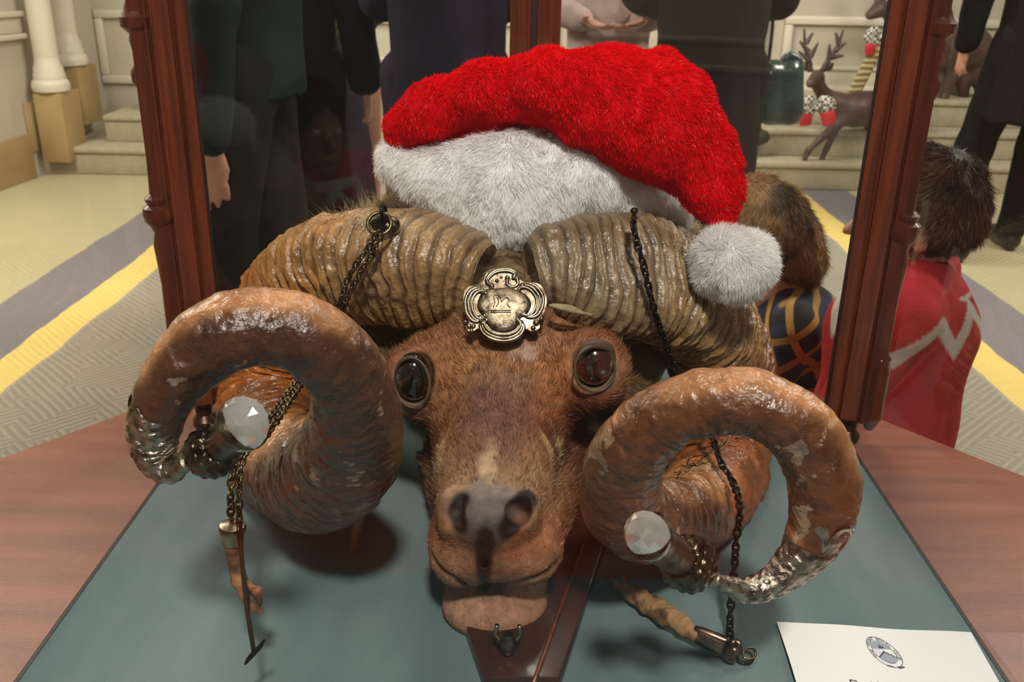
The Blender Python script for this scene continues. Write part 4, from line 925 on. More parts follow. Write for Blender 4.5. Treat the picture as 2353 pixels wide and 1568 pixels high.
c=np.tile(np.array(lin((150,112,72))),(len(V),1)); c=mixc(c,(84,50,28),sstep(.0,.7,fbm(V,130,2,6))); o=mkmesh('dried_claw',V,Q,M_paw,col=c,parent=ct); o['label']='knobbly tan dried claw lying on the felt'
ringo(G(1722,1503,.006),(.3,-.3,.9),.0062,.0010,'split_ring',M_chain,ct,.6); ringo(G(1712,1512,.004),(.1,-.2,1),.0058,.0008,'split_ring',M_chaind,ct,.9)
adopt(ct)
# second fine chain lying on the felt
ch=[G(1700,1505,.003),G(1665,1525,.002),G(1620,1536,.002),G(1560,1545,.002),G(1500,1550,.002)]
# ================================================================ paper card
c0,c1,c2,c3=G(1784,1434),G(2240,1460),G(2330,1640),G(1860,1660)
M_paper=mat('white_paper',(226,226,224),rough=.85,noise=.03,nsc=9)
ex=(c1-c0); Wd=np.linalg.norm(ex); ex/=Wd; ey=np.array([ex[1],-ex[0],0]); 
print('paper w',Wd,ex)
Wd=XR-.004-c0[0]; Hd=.14
n1,n2=40,26; u,v=np.meshgrid(np.linspace(0,1,n1),np.linspace(0,1,n2),indexing='ij')
def pz(u,v): return .0012+.0022*np.exp(-((u-.0)/.15)**2)*np.sin(v*3+.6)**2+.0012*np.sin(u*5+v*3)**2
Vp=c0+u[...,None]*Wd*ex+v[...,None]*Hd*ey; Vp[...,2]=pz(u,v); Vb=Vp.copy(); Vb[...,2]-=.0003
i,j=np.meshgrid(np.arange(n1-1),np.arange(n2-1),indexing='ij'); Q=np.stack([i*n2+j,(i+1)*n2+j,(i+1)*n2+j+1,i*n2+j+1],-1).reshape(-1,4)[:,::-1]
pp=mkmesh('paper_card',np.vstack([Vp.reshape(-1,3),Vb.reshape(-1,3)]),[Q,Q[:,::-1]+n1*n2],M_paper)
tag(pp,'white paper card with round blue-grey club seal, lying on the felt at right','card')
# seal: round stamp, letters set round the rim
M_ink=mat('seal_ink',(66,74,96),rough=.8); M_inkl=mat('seal_grey_ink',(150,156,170),rough=.8); M_blk=mat('black_ink',(34,34,38),rough=.8)
sc0=G(2031,1503); du=(sc0-c0)@ex; dv=(sc0-c0)@ey
def ps(a,b_,h=.0003):                       # a along the top edge, b towards the reader, metres
    uu=a/Wd; vv=b_/Hd; p=c0+a*ex+b_*ey; return np.array([p[0],p[1],float(pz(np.array(uu),np.array(vv)))+h])
SR=.0152
print('seal',du,dv,proj(np.array([ps(du-SR,dv),ps(du+SR,dv),ps(du,dv-SR),ps(du,dv+SR)])))
def qs(x,y,h): return ps(du+x*.66+y*.22,dv+y*1.05,h)       # oval seal, leaning a little
def flatpoly(b,pts,h=.0003):
    V=np.array([qs(x,y,h) for x,y in pts]); b.add(V,[np.arange(len(V))[None]])
def band_(b,r0,r1,a0=0,a1=2*math.pi,n=72,h=.0003):
    a=np.linspace(a0,a1,n); V=np.array([qs(r*math.cos(t),r*math.sin(t),h) for t in a for r in (r0,r1)]); k=np.arange(n-1)*2; b.add(V,np.c_[k,k+1,k+3,k+2])
b=MB(); band_(b,SR*.965,SR); band_(b,SR*.70,SR*.725)
flatpoly(b,[(-.0098,.0052),(.0,-.0012),(.0004,.0004),(-.0092,.0060)],.0004); flatpoly(b,[(.0,-.0012),(.0098,.0052),(.0092,.0060),(-.0004,.0004)],.0004)
# crown
flatpoly(b,[(-.0028,-.0034),(.0028,-.0034),(.0034,-.0066),(.0016,-.005),(.0,-.0078),(-.0016,-.005),(-.0034,-.0066)],.0004)
for k in range(26):
    a=random.uniform(-.0085,.0085); bb=random.uniform(-.002,.003)
    if bb>-.0012+abs(a)*.6-.0006: continue
    flatpoly(b,[(a,bb),(a+.0006,bb),(a+.0006,bb+.0004),(a,bb+.0004)],.0004)
flatpoly(b,[(-.007,.0125),(-.002,.0140),(-.002,.0152),(-.0078,.0136)],.0004); flatpoly(b,[(.003,.0136),(.0105,.0140),(.0085,.0152),(.003,.0160)],.0004)
sl=b.build('club_seal',M_ink,pp,smooth=False)
b=MB(); flatpoly(b,[(-.0092,.0060),(.0,.0003),(.0092,.0060),(.0082,.0078),(.004,.0105),(-.004,.0105),(-.0082,.0078)],.00035); flatpoly(b,[(SR*.69*math.cos(t),SR*.69*math.sin(t)-.0006) for t in np.linspace(math.pi+.25,2*math.pi-.25,30)],.00032)
b.build('seal_tint',M_inkl,sl,smooth=False)
def text_mesh(txt,size,font=None):
    c=bpy.data.curves.new('t','FONT'); c.body=txt; c.size=size; c.align_x='CENTER'; c.resolution_u=3
    o=bpy.data.objects.new('t',c); COL.objects.link(o); dg=bpy.context.evaluated_depsgraph_get(); me=bpy.data.meshes.new_from_object(o.evaluated_get(dg))
    V=np.array([v.co[:] for v in me.vertices]).reshape(-1,3); Fs=[list(p.vertices) for p in me.polygons]; bpy.data.objects.remove(o); bpy.data.curves.remove(c); bpy.data.meshes.remove(me); return V,Fs
b=MB(); word='THE MOUNT ROYAL CLUB'; a0,a1=math.radians(160),math.radians(390)
for k,chh in enumerate(word):
    if chh==' ': continue
    V,Fs=text_mesh(chh,.0044); th=a0+(a1-a0)*k/(len(word)-1); rr=SR*.745
    X_=V[:,0];Y_=V[:,1]; rad=rr+Y_*1.0; tx=-math.sin(th);ty=math.cos(th)
    VV=np.array([qs(r_*math.cos(th)+x_*tx,r_*math.sin(th)+x_*ty,.0004) for x_,r_ in zip(X_,rad)])
    for f in Fs: b.add(VV,[np.array([f])]) if False else None
    b.V.append(VV); 
    for f in Fs: b.F.append(np.array([f])+b.n)
    b.n+=len(VV)
b.build('seal_lettering',M_ink,sl,smooth=False)
t0=G(1949,1563); ta=(t0-c0)@ex; tb_=(t0-c0)@ey; b=MB(); V,Fs=text_mesh('David',.0088); V[:,0]-=V[:,0].min()
VV=np.array([ps(ta+x_,tb_+.0078-y_,.0004) for x_,y_,_ in V]); b.V.append(VV); b.F+= [np.array([f]) for f in Fs]; b.n+=len(VV); b.build('printed_line',M_blk,pp,smooth=False)
# ================================================================ people
M_sk=mat('skin',(206,150,126),rough=.5,sss=.1,noise=.1,nsc=30)
def cloth(name,rgb,**k): return mat(name,rgb,spec=.12,rough=k.pop('rough',.85),noise=.22,nsc=k.pop('nsc',9),bump=.002,bsc=k.pop('bsc',60),**k)
def person(name,label,px,Y,yaw,h,seed,top=None,bottom=None,skirt=None,coat=None,hair=(60,42,30),pose=None,headk=1.0,res=.009,dx=0,dy=0,group=None,headtilt=(0,0),hairlen=0,stand=None):
    """figure in local metres: x to its right, y the way it faces, z up from the soles"""
    k=h/1.75; x0=stand[0] if stand else P(px,600,Y)[0]
    t=thing(name,label,'person',(x0+dx,Y+dy,FLOOR),group); t.rotation_euler=(0,0,yaw)
    J=dict(hipL=(-.09,0,.93),hipR=(.09,0,.93),kneeL=(-.10,.02,.50),kneeR=(.10,.02,.50),ankL=(-.10,-.01,.09),ankR=(.10,-.01,.09),toeL=(-.12,.17,.035),toeR=(.12,.17,.035),
      pel=(0,0,.98),wa=(0,0,1.12),ch=(0,.0,1.33),nk=(0,-.01,1.50),hd=(0,.02,1.66),shL=(-.185,-.01,1.43),shR=(.185,-.01,1.43),elL=(-.24,-.03,1.14),elR=(.24,-.03,1.14),wrL=(-.25,.04,.89),wrR=(.25,.04,.89))
    if pose: J.update(pose)
    J={a:np.array(b,float)*k for a,b in J.items()}
    hk=k*headk; hd=J['nk']+(J['hd']-J['nk'])*headk if headk!=1 else J['hd']
    tx,ty=headtilt; Rh=np.array(Matrix.Rotation(tx,3,'X')@Matrix.Rotation(ty,3,'Z'))
    def hp(v): return hd+Rh@(np.array(v)*hk)
    def hand(wr,el,s):
        d=(wr-el);d/=np.linalg.norm(d); f=np.array([0,1.,0]);f-=d*(f@d);f/=np.linalg.norm(f); n=np.cross(d,f)*1.0
        out=[]; palm0=wr+d*.02*k; pc=wr+d*.055*k
        for i,(o,L,c) in enumerate(((.030,.070,.10),(.010,.080,.16),(-.011,.075,.22),(-.031,.058,.30))):
            a=pc+f*o*k+d*.035*k; b_=a+(d*(1-c)-n*s*c*.8)*L*.5*k; c_=b_+(d*(1-2.0*c)-n*s*c*1.6)*L*.5*k; out+=[(a,b_,.0105*k,.0095*k),(b_,c_,.0095*k,.0078*k)]
        a=wr+d*.03*k+f*.028*k; b_=a+(d*.5+f*.45-n*s*.25)*.05*k; c_=b_+(d*.75+f*.1-n*s*.2)*.036*k; out+=[(a,b_,.013*k,.0115*k),(b_,c_,.0110*k,.0085*k)]
        return out,(pc,d,f,n)
    hands=[hand(J['wrL'],J['elL'],-1),hand(J['wrR'],J['elR'],1)]
    def body(X):
        q=lambda a,b_,r1,r2:rcone(X,J[a],J[b_],r1*k,r2*k)
        d=smin(q('pel','wa',.125,.115),q('wa','ch',.115,.135),.05*k); d=smin(d,q('shL','shR',.062,.062),.06*k)
        d=smin(d,rcone(X,J['ch'],J['nk'],.09*k,.050*k),.05*k); d=smin(d,rcone(X,J['nk'],hp((0,-.02,-.06)),.052*k,.050*hk),.03*k)
        for s in 'LR':
            d=smin(d,q('hip'+s,'knee'+s,.088,.056),.04*k); d=smin(d,q('knee'+s,'ank'+s,.056,.038),.02*k); d=smin(d,q('ank'+s,'toe'+s,.038,.026),.02*k)
            d=smin(d,q('sh'+s,'el'+s,.052,.040),.03*k); d=smin(d,q('el'+s,'wr'+s,.040,.027),.015*k)
        for fs,(pc,dd,f,n) in hands:
            R_=np.stack([dd,f,n],1); d=smin(d,ell(X,pc,(.052*k,.041*k,.015*k),R_),.012*k)
            for a,b_,r1,r2 in fs: d=smin(d,rcone(X,a,b_,r1,r2),.004*k)
        e=ell(X,hp((0,-.012,.02)),(.074*hk,.094*hk,.100*hk),Rh); e=smin(e,ell(X,hp((0,.030,-.060)),(.052*hk,.058*hk,.056*hk),Rh),.03*hk)
        e=smin(e,rcone(X,hp((0,.084,.005)),hp((0,.108,-.030)),.010*hk,.014*hk),.012*hk)
        e=smin(e,rcone(X,hp((-.018,.086,-.066)),hp((.018,.086,-.066)),.009*hk,.009*hk),.008*hk); e=smin(e,ell(X,hp((0,.075,-.100)),(.02*hk,.02*hk,.016*hk),Rh),.015*hk)
        for s in (-1,1):
            e=smin(e,ell(X,hp((s*.079,-.008,-.018)),(.009*hk,.022*hk,.032*hk),Rh),.006*hk); e=smax(e,-ell(X,hp((s*.088,.0,-.016)),(.006*hk,.011*hk,.018*hk),Rh),.004)
            e=smax(e,-ell(X,hp((s*.031,.094,.006)),(.016*hk,.012*hk,.010*hk),Rh),.008*hk)
        e=smax(e,-rcone(X,hp((-.02,.098,-.066)),hp((.02,.098,-.066)),.0022,.0022),.004)
        return smin(d,e,.02*k)
    A_=np.array(list(J.values())); lo=A_.min(0)-.20*k;hi=A_.max(0)+.22*k; lo[2]=-.02
    ext=np.array([p for fs,_ in hands for a,b_,_,_ in fs for p in (a,b_)]); lo=np.minimum(lo,ext.min(0)-.03);hi=np.maximum(hi,ext.max(0)+.03)
    V,Q=nets(body,lo,hi,res); V=smooth_mesh(V,Q,2); V[:,2]=np.maximum(V[:,2],0)
    mkmesh('body',V,Q,M_sk,parent=t)
    for s in (-1,1):
        c=hp((s*.031,.073,.006)); b=MB(); b.add(*ico(c,.0118*hk,6)); b.build('eye',mat('eye_white',(225,220,212),rough=.1),t,auto=False)
    wn=lambda X,a:(a*vnoise(X.reshape(-1,3)*np.array([1,1,.35]),14/k,seed)+a*.5*vnoise(X.reshape(-1,3)*np.array([1,1,.5]),33/k,seed+2)).reshape(X.shape[:-1]).astype(np.float32)
    def garment(nm,f,m,zlo=None,zhi=None,lab=None,colf=None,hres=None):
        def g(X):
            d=f(X)+wn(X,.007*k)
            if zlo is not None: d=np.maximum(d,zlo*k-X[...,2])
            if zhi is not None: d=np.maximum(d,X[...,2]-zhi*k)
            return d
        V,Q=nets(g,lo-.06,hi+.06,hres or res*1.25); V=smooth_mesh(V,Q,1); V[:,2]=np.maximum(V[:,2],0.001)
        o=mkmesh(nm,V,Q,m,parent=t,col=colf(V) if colf else None); 
        if lab:o['label']=lab
        return o
    q=lambda X,a,b_,r1,r2:rcone(X,J[a],J[b_],r1*k,r2*k)
    def sleeves(X,r,cut=.95):
        d=None
        for s in 'LR':
            w_=J['el'+s]+(J['wr'+s]-J['el'+s])*cut
            e=smin(q(X,'sh'+s,'el'+s,.062+r,.050+r),rcone(X,J['el'+s],w_,(.050+r)*k,(.038+r)*k),.02*k); d=e if d is None else np.minimum(d,e)
        return d
    def torso(X,r,hem,flare=0):
        d=smin(q(X,'wa','ch',.125+r,.145+r),q(X,'shL','shR',.07+r,.07+r),.06*k); d=smin(d,rcone(X,J['wa'],np.array([0,J['pel'][1]*.9,hem*k]),(.13+r)*k,(.145+r+flare)*k),.05*k); d=smin(d,rcone(X,J['ch'],J['nk']-np.array([0,0,.02*k]),(.1+r)*k,.062*k),.04*k)
        return d
    if bottom:
        def tr(X):
            d=q(X,'pel','wa',.145,.13)
            for s in 'LR':
                d=smin(d,q(X,'hip'+s,'knee'+s,.103,.075),.04*k); d=smin(d,rcone(X,J['knee'+s],J['ank'+s],.075*k,.066*k),.03*k)
            return d
        garment('trousers',tr,bottom,.03,1.16)
    if skirt:
        m,r1,r2,hem=skirt
        garment('skirt',lambda X:rcone(X,J['wa'],np.array([0,0,hem*k]),(.13)*k,r2*k),m,hem,1.18)
    if top:
        m,hem,colf=top; garment('sweater' if colf else 'jacket',lambda X:smin(np.maximum(torso(X,.012,hem),hem*k-X[...,2]),sleeves(X,.004),.012*k),m,None,None,colf=colf,hres=.0045 if colf else None)
    if coat:
        m,hem,fl=coat; garment('coat',lambda X:smin(np.maximum(torso(X,.025,hem,fl),hem*k-X[...,2]),sleeves(X,.014),.012*k),m)
    for s in 'LR':
        garment('shoe',lambda X:smin(rcone(X,J['ank'+s]-np.array([0,.02*k,.035*k]),J['toe'+s]+np.array([0,.02*k,.0]),.050*k,.036*k),ell(X,J['ank'+s],(.05*k,.055*k,.05*k)),.02*k),M_shoe,None,.135)
    hc=cloth('hair_'+name,hair,nsc=30)
    hz=hp((0,-.03,.035))
    def hairf(X):
        d=ell(X,hz,(.086*hk,.104*hk,.104*hk),Rh); d=smin(d,ell(X,hp((0,-.055,-.02-min(0,hairlen)*.6)),(.078*hk,.066*hk,(.085+hairlen)*hk),Rh),.03*hk)
        d=smax(d,-ell(X,hp((0,.105,-.03)),(.085*hk,.085*hk,.098*hk),Rh),.015*hk)
        for s_ in (-1,1): d=smax(d,-ell(X,hp((s_*.09,.006,-.03)),(.026*hk,.026*hk,.036*hk),Rh),.01*hk)
        if hairlen<0: d=smax(d,(hp((0,0,-.068))[2]-X[...,2]).astype(np.float32),.008)
        x=X.reshape(-1,3); return d+(.006*hk*vnoise(x,45/hk,seed)).reshape(d.shape).astype(np.float32)
    V,Q=nets(hairf,hz-.20*hk,hz+.20*hk,.005*hk); V=smooth_mesh(V,Q,1)
    if name.startswith('child'):
        N=vnormals(V,Q); hcf=lambda p:mixc(np.tile(np.array(lin(hair)),(len(p),1)),tuple(int(c*.55) for c in hair),sstep(-.3,.6,fbm(p,30,3,seed)))
        whorl=hp((0.0,-.06,.12))
        fl=lambda p,n:(p-whorl)+np.cross(p-whorl,[0,0,1])*.6+.05*np.stack([vnoise(p,18,1),vnoise(p,18,2),vnoise(p,18,3)],-1)
        fr=fur(V,Q,N,lambda p:np.ones(len(p)),18000,.020,.0005,fl,.14,lambda p,r:hcf(p)*(.7+.8*r.rand(len(p),1)),curl=.5,seed=seed,clump=.35,clumpsc=40)
        furmesh('hair',V,Q,hcf(V)*.8,[fr],[M_skin,M_hair],t)
    else: mkmesh('hair',V,Q,hc,parent=t)
    adopt2=t
    return t,J,k,hp
M_shoe=mat('black_leather',(22,20,18),rough=.4)
M_green=cloth('dark_green_wool',(29,42,40)); M_dkgrey=cloth('charcoal_cloth',(29,29,27)); M_brownblk=cloth('brown_black_cloth',(24,18,14)); M_plum=cloth('plum_navy_coat',(42,34,50)); M_purple=cloth('grey_purple_cloth',(73,63,73))
M_pink=cloth('grey_pink_cloth',(186,164,158)); M_black_=cloth('black_cloth',(20,21,17)); M_coffee=cloth('dark_coffee_coat',(35,24,24)); M_greyj=cloth('grey_jacket',(74,69,65))
# man in dark green, seen from behind and turned to the right, left hand hanging
person('person','adult in dark green jacket and charcoal trousers, bare hand hanging beside the left case post','',2.35,math.pi/2,1.80,3,top=(M_green,.90,None),bottom=M_dkgrey,stand=(P(562,300,2.35)[0],0),
  pose=dict(elL=(-.235,-.03,1.11),wrL=(-.225,.008,.815),elR=(.24,.0,1.15),wrR=(.25,.05,.88),kneeL=(-.09,.05,.5),kneeR=(.09,-.04,.5),ankR=(.1,-.16,.09),toeR=(.11,.0,.035)),res=.0065,hair=(70,60,50))
person('person','adult in brown-black long coat standing right of the adult in green','',3.0,0,1.72,4,coat=(M_brownblk,.45,.04),bottom=M_brownblk,stand=(P(662,300,3.0)[0],0),hair=(40,28,20))
person('person','slim adult in grey-purple skirt and grey top, yellow bow at the waist','',3.6,0,1.64,5,top=(M_greyj,.98,None),skirt=(M_purple,.12,.145,.28),stand=(P(782,300,3.6)[0],0),hair=(90,64,40),
  pose=dict(shL=(-.15,0,1.43),shR=(.15,0,1.43),elL=(-.17,0,1.15),elR=(.17,0,1.15),wrL=(-.10,.12,1.10),wrR=(.10,.12,1.10)))
person('person','adult in plum-navy coat with back to the case, left of the back corner post','',2.75,0,1.74,6,coat=(M_plum,.40,.03),bottom=M_plum,stand=(P(1030,300,2.75)[0],0),hair=(50,40,34),
  pose=dict(shL=(-.17,0,1.43),shR=(.17,0,1.43),elL=(-.19,.05,1.15),elR=(.19,.05,1.15),wrL=(-.12,.2,1.12),wrR=(.12,.2,1.12)))
person('person','adult in pale grey-pink dress behind the Santa hat','',3.5,math.pi,1.66,7,top=(M_pink,.95,None),skirt=(M_pink,.13,.25,.35),stand=(P(1385,300,3.5)[0],0),hair=(120,90,60),
  pose=dict(elL=(-.20,.05,1.15),elR=(.20,.05,1.15),wrL=(-.10,.2,1.12),wrR=(.10,.2,1.12)))
person('person','adult in dark coffee-brown coat beside the green bag','',3.0,0,1.76,8,coat=(M_coffee,.35,.03),bottom=M_coffee,stand=(P(1612,300,3.0)[0],0),hair=(34,26,22),
  pose=dict(shL=(-.17,0,1.43),shR=(.17,0,1.43),elL=(-.20,.05,1.15),elR=(.20,.05,1.15),wrL=(-.12,.2,1.12),wrR=(.14,.18,1.10)))
gs=G(2275,598,FLOOR)
person('person','man in black jacket, trousers and shoes at the right edge, stepping past the boy','',gs[1],0,1.80,9,coat=(M_black_,.62,.05),bottom=M_black_,stand=(P(2300,300,gs[1])[0]+.10,0),hair=(40,34,30),
  pose=dict(hipL=(-.10,0,.93),kneeL=(-.18,.03,.50),ankL=(-.19,-.02,.09),toeL=(-.23,.14,.035),kneeR=(.13,.12,.5),ankR=(.14,.2,.09),toeR=(.16,.38,.035),elL=(-.27,.05,1.15),wrL=(-.26,.12,.92)))
# --- the boy in the red jumper
def boycol(V):
    c=np.tile(np.array(lin((196,34,44))),(len(V),1)); k=BK
    ang=np.arctan2(V[:,1],V[:,0]); z=V[:,2]/k; tri=np.abs(((ang/(2*math.pi)*7)%1)*2-1)
    zz=1.35+.075*tri; c=mixc(c,(214,206,196),sstep(.024,.019,np.abs(z-zz))*(np.hypot(V[:,0],V[:,1])<.21*k+9))
    rr=np.hypot(V[:,0],V[:,1]); c=mixc(c,(218,208,196),sstep(.016,.012,np.abs(z-1.435))*(rr<.125*k))
    return c
BK=1.045/1.75
M_knit=mat('red_knit',vcol=True,rough=.85,noise=.12,nsc=40,bump=.0015,bsc=250)
hb=P(2195,440,1.14)
person('child','young boy in red knitted jumper with white zigzag, facing left beyond the right post','',1.14,math.radians(62),1.045,12,top=(M_knit,.80,boycol),bottom=M_black_,stand=(P(2124,440,1.14)[0],0),hairlen=-.035,headk=1.09,res=.006,hair=(104,74,56),headtilt=(0,.30),
  pose=dict(elL=(-.22,.08,1.16),wrL=(-.20,.16,.96),elR=(.22,-.06,1.16),wrR=(.26,.06,.92),nk=(0,-.01,1.44),hd=(0,.015,1.572),pel=(0,0,.96)))
M_plaid=bpy.data.materials.new('plaid_flannel'); M_plaid.use_nodes=True
def plaid_nodes(m):
    nt=m.node_tree;N=nt.nodes;L=nt.links;b=N['Principled BSDF'];b.inputs['Roughness'].default_value=.9; tc=N.new('ShaderNodeTexCoord'); cur=None
    mp=N.new('ShaderNodeMapping'); mp.inputs['Rotation'].default_value=(.5,.2,.3); L.new(tc.outputs['Object'],mp.inputs[0])
    col=(*lin((44,50,76)),1); prev=None
    for ax_,sc,pos,c in (('X',3.2,.55,(36,36,38)),('Z',3.2,.55,(52,58,84)),('Y',8.5,.84,(188,146,70)),('Z',8.5,.86,(170,130,66))):
        w=N.new('ShaderNodeTexWave'); w.bands_direction=ax_; w.inputs['Scale'].default_value=sc; w.inputs['Distortion'].default_value=0; L.new(mp.outputs[0],w.inputs[0])
        r=N.new('ShaderNodeValToRGB'); r.color_ramp.elements[0].position=pos-.06; r.color_ramp.elements[1].position=pos+.03; L.new(w.outputs['Fac'],r.inputs[0])
        mx_=N.new('ShaderNodeMix'); mx_.data_type='RGBA'; L.new(r.outputs[0],mx_.inputs[0]); mx_.inputs[7].default_value=(*lin(c),1)
        if prev is None: mx_.inputs[6].default_value=col
        else: L.new(prev,mx_.inputs[6])
        prev=mx_.outputs[2]
    L.new(prev,b.inputs['Base Color'])
plaid_nodes(M_plaid)
person('child','light-brown-haired child in navy and yellow plaid shirt, head bowed, behind the pompom','',1.34,math.radians(78),.96,13,top=(M_plaid,.70,None),bottom=M_dkgrey,stand=(P(1878,600,1.34)[0],0),headk=1.32,res=.007,hair=(156,122,82),headtilt=(-.75,0),hairlen=.02,
  pose=dict(pel=(0,0,.94),wa=(0,-.02,1.10),ch=(0,.02,1.27),nk=(0,.07,1.40),hd=(0,.14,1.50),shL=(-.15,.05,1.36),shR=(.15,.05,1.36),elL=(-.2,.12,1.12),wrL=(-.12,.30,1.05),elR=(.2,.12,1.12),wrR=(.12,.3,1.05)))
boy=[o for o in COL.objects if o.get('category')=='person' and 'red knitted' in o.get('label','')][0]
q_=MB(); kk=1.045/1.75; aa=np.linspace(0,2*math.pi,40,endpoint=False); q_.tube(np.stack([.088*kk*np.cos(aa),-.008+.082*kk*np.sin(aa),1.462*kk+.008*np.sin(aa)],-1),.0105,10,None,True,sq=(1,.6)); q_.build('collar_band',cloth('white_knit',(222,212,200)),boy,auto=False)
# ================================================================ reindeer figures
M_deer=mat('brown_deer_resin',(92,68,60),rough=.5,rgb2=(62,44,40),nsc=8); M_antler=mat('dark_antler',(58,42,36),rough=.5)
M_red=mat('red_ribbon',(196,34,44),rough=.6); M_chk=bpy.data.materials.new('checked_ribbon'); M_chk.use_nodes=True
ckn=M_chk.node_tree.nodes.new('ShaderNodeTexChecker'); ckn.inputs['Scale'].default_value=62; ckn.inputs[1].default_value=(*lin((214,208,196)),1); ckn.inputs[2].default_value=(*lin((60,48,38)),1)
tcn=M_chk.node_tree.nodes.new('ShaderNodeTexCoord'); M_chk.node_tree.links.new(tcn.outputs['Object'],ckn.inputs[0]); M_chk.node_tree.links.new(ckn.outputs[0],M_chk.node_tree.nodes['Principled BSDF'].inputs['Base Color'])
def reindeer(label,Y,segs,head_,antl,feet,bowpts,k=1.0,ears=()):
    t=thing('reindeer_figure',label,'reindeer figure',tuple(P(*feet)))
    C_=[(P(*a[:3]),P(*b_[:3]),M(P(*a[:3]),a[3]),M(P(*b_[:3]),b_[3])) for a,b_ in segs]
    def f(X):
        d=None
        for a,b_,r1,r2 in C_:
            e=rcone(X,a,b_,r1,r2); d=e if d is None else smin(d,e,.03)
        return d
    A_=np.array([p for c in C_ for p in c[:2]]); V,Q=nets(f,A_.min(0)-.16,A_.max(0)+.16,.011); V=smooth_mesh(V,Q,2); mkmesh('body',V,Q,M_deer,parent=t)
    for e in ears:
        b=MB(); b.tube(PP(e),[.012,.026,.004],10,16,sq=(1,.5)); b.build('ear',M_deer,t,auto=False)
    for side in antl:
        b=MB()
        for br_ in side: b.tube(PP(br_),np.linspace(.017,.006,len(br_))*k,8,18)
        b.build('antler',M_antler,t,auto=False)
    return t
Yd=Y1+.11
r1=reindeer('small brown reindeer with dark antlers standing whole on the lowest stair',Yd,[
  ((1975,250,Yd,40),(2085,250,Yd+.08,42)),((1960,255,Yd,36),(1900,225,Yd-.03,18)),((1900,228,Yd-.03,18),(1876,190,Yd-.08,15)),((1878,178,Yd-.09,17),(1862,192,Yd-.16,11)),
  ((1935,275,Yd-.04,14),(1858,345,Yd-.05,6)),((1858,345,Yd-.05,6),(1848,368,Yd-.05,7)),((1930,275,Yd+.0,13),(1900,340,Yd,6)),((1900,340,Yd,6),(1886,372,Yd-.01,7)),
  ((2000,270,Yd+.1,16),(1998,335,Yd+.12,7)),((1998,335,Yd+.12,7),(1990,366,Yd+.1,7)),((2095,270,Yd+.1,22),(2100,330,Yd+.12,8)),((2100,330,Yd+.12,8),(2096,366,Yd+.1,7))],None,
  [[[(1862,165,Yd-.08),(1860,140,Yd-.08),(1850,110,Yd-.08),(1848,66,Yd-.08)],[(1858,120,Yd-.08),(1838,95,Yd-.08)],[(1860,140,Yd-.08),(1835,118,Yd-.08)],[(1852,100,Yd-.08),(1868,75,Yd-.08)],[(1862,132,Yd-.08),(1880,98,Yd-.08)]],
   [[(1888,165,Yd-.08),(1905,135,Yd-.08),(1925,105,Yd-.08),(1938,68,Yd-.08)],[(1905,135,Yd-.08),(1906,102,Yd-.08)],[(1910,132,Yd-.08),(1938,128,Yd-.08)],[(1918,118,Yd-.08),(1944,98,Yd-.08)],[(1928,100,Yd-.08),(1920,75,Yd-.08)]]],
  (1930,370,Yd),None,ears=([(1858,160,Yd-.06),(1846,150,Yd-.06),(1842,142,Yd-.06)],[(1890,160,Yd-.06),(1906,152,Yd-.06),(1916,146,Yd-.06)]))
def bow(name,cx,cy,Y,s,par,m,m2):
    t=thing('ribbon_bow',name,'bow',tuple(P(cx,cy,Y)))
    b=MB()
    for sx in (-1,1): b.tube(PP([(cx,cy,Y),(cx+sx*14*s,cy-14*s,Y-.02),(cx+sx*30*s,cy-2*s,Y-.03),(cx+sx*12*s,cy+8*s,Y-.02),(cx,cy,Y)]),[.01*s,.03*s,.034*s,.022*s,.01*s],10,30,sq=(1,.35))
    b.build('loops',m2,t,auto=False)
    for sx in (-1,1): MB().tube(PP([(cx,cy,Y),(cx+sx*22*s,cy+16*s,Y-.02),(cx+sx*26*s,cy+40*s,Y-.01)]),[.012*s,.04*s,.034*s],10,20,sq=(1,.3)).build('tail',m,t,auto=False)
    b=MB(); b.add(*ico(P(cx,cy,Y-.03),.022*s)); b.build('knot',m2,t,auto=False)
    adopt(t); return t
adopt(r1)
bow('red and black-white checked bow on the chest of the small reindeer',1878,246,Yd-.16,1.05,None,M_red,M_chk)
Y2=Y1+.50
r2=reindeer('taller brown reindeer half hidden behind the right case post, higher on the stairs',Y2,[
  ((2115,120,Y2,48),(2235,110,Y2+.05,44)),((2150,110,Y2,30),(2075,60,Y2,22)),((2075,60,Y2,22),(2035,20,Y2-.05,18)),((2020,22,Y2-.1,20),(2000,34,Y2-.12,12)),
  ((2120,140,Y2-.03,20),(2128,215,Y2-.03,8)),((2128,215,Y2-.03,8),(2116,262,Y2-.03,8)),((2195,150,Y2-.02,20),(2170,225,Y2-.02,8)),((2170,225,Y2-.02,8),(2160,270,Y2-.02,8)),((2240,130,Y2+.08,22),(2250,215,Y2+.08,8)),((2250,215,Y2+.08,8),(2244,262,Y2+.08,8)),((2210,130,Y2+.1,22),(2215,262,Y2+.1,8))],None,
  [[[(2030,5,Y2-.05),(2015,-40,Y2-.05),(2000,-90,Y2-.05)],[(2015,-40,Y2-.05),(1990,-60,Y2-.05)]],[[(2050,5,Y2-.05),(2075,-40,Y2-.05),(2090,-95,Y2-.05)],[(2072,-38,Y2-.05),(2100,-50,Y2-.05)]]],
  (2150,262,Y2),None,ears=([(2030,15,Y2-.04),(2018,2,Y2-.04),(2012,-8,Y2-.04)],[(2058,12,Y2-.04),(2072,4,Y2-.04),(2082,-2,Y2-.04)]))
adopt(r2)
bow('pink-red and checked bow at the neck of the taller reindeer',2026,86,Y2-.1,1.0,None,M_red,M_chk)
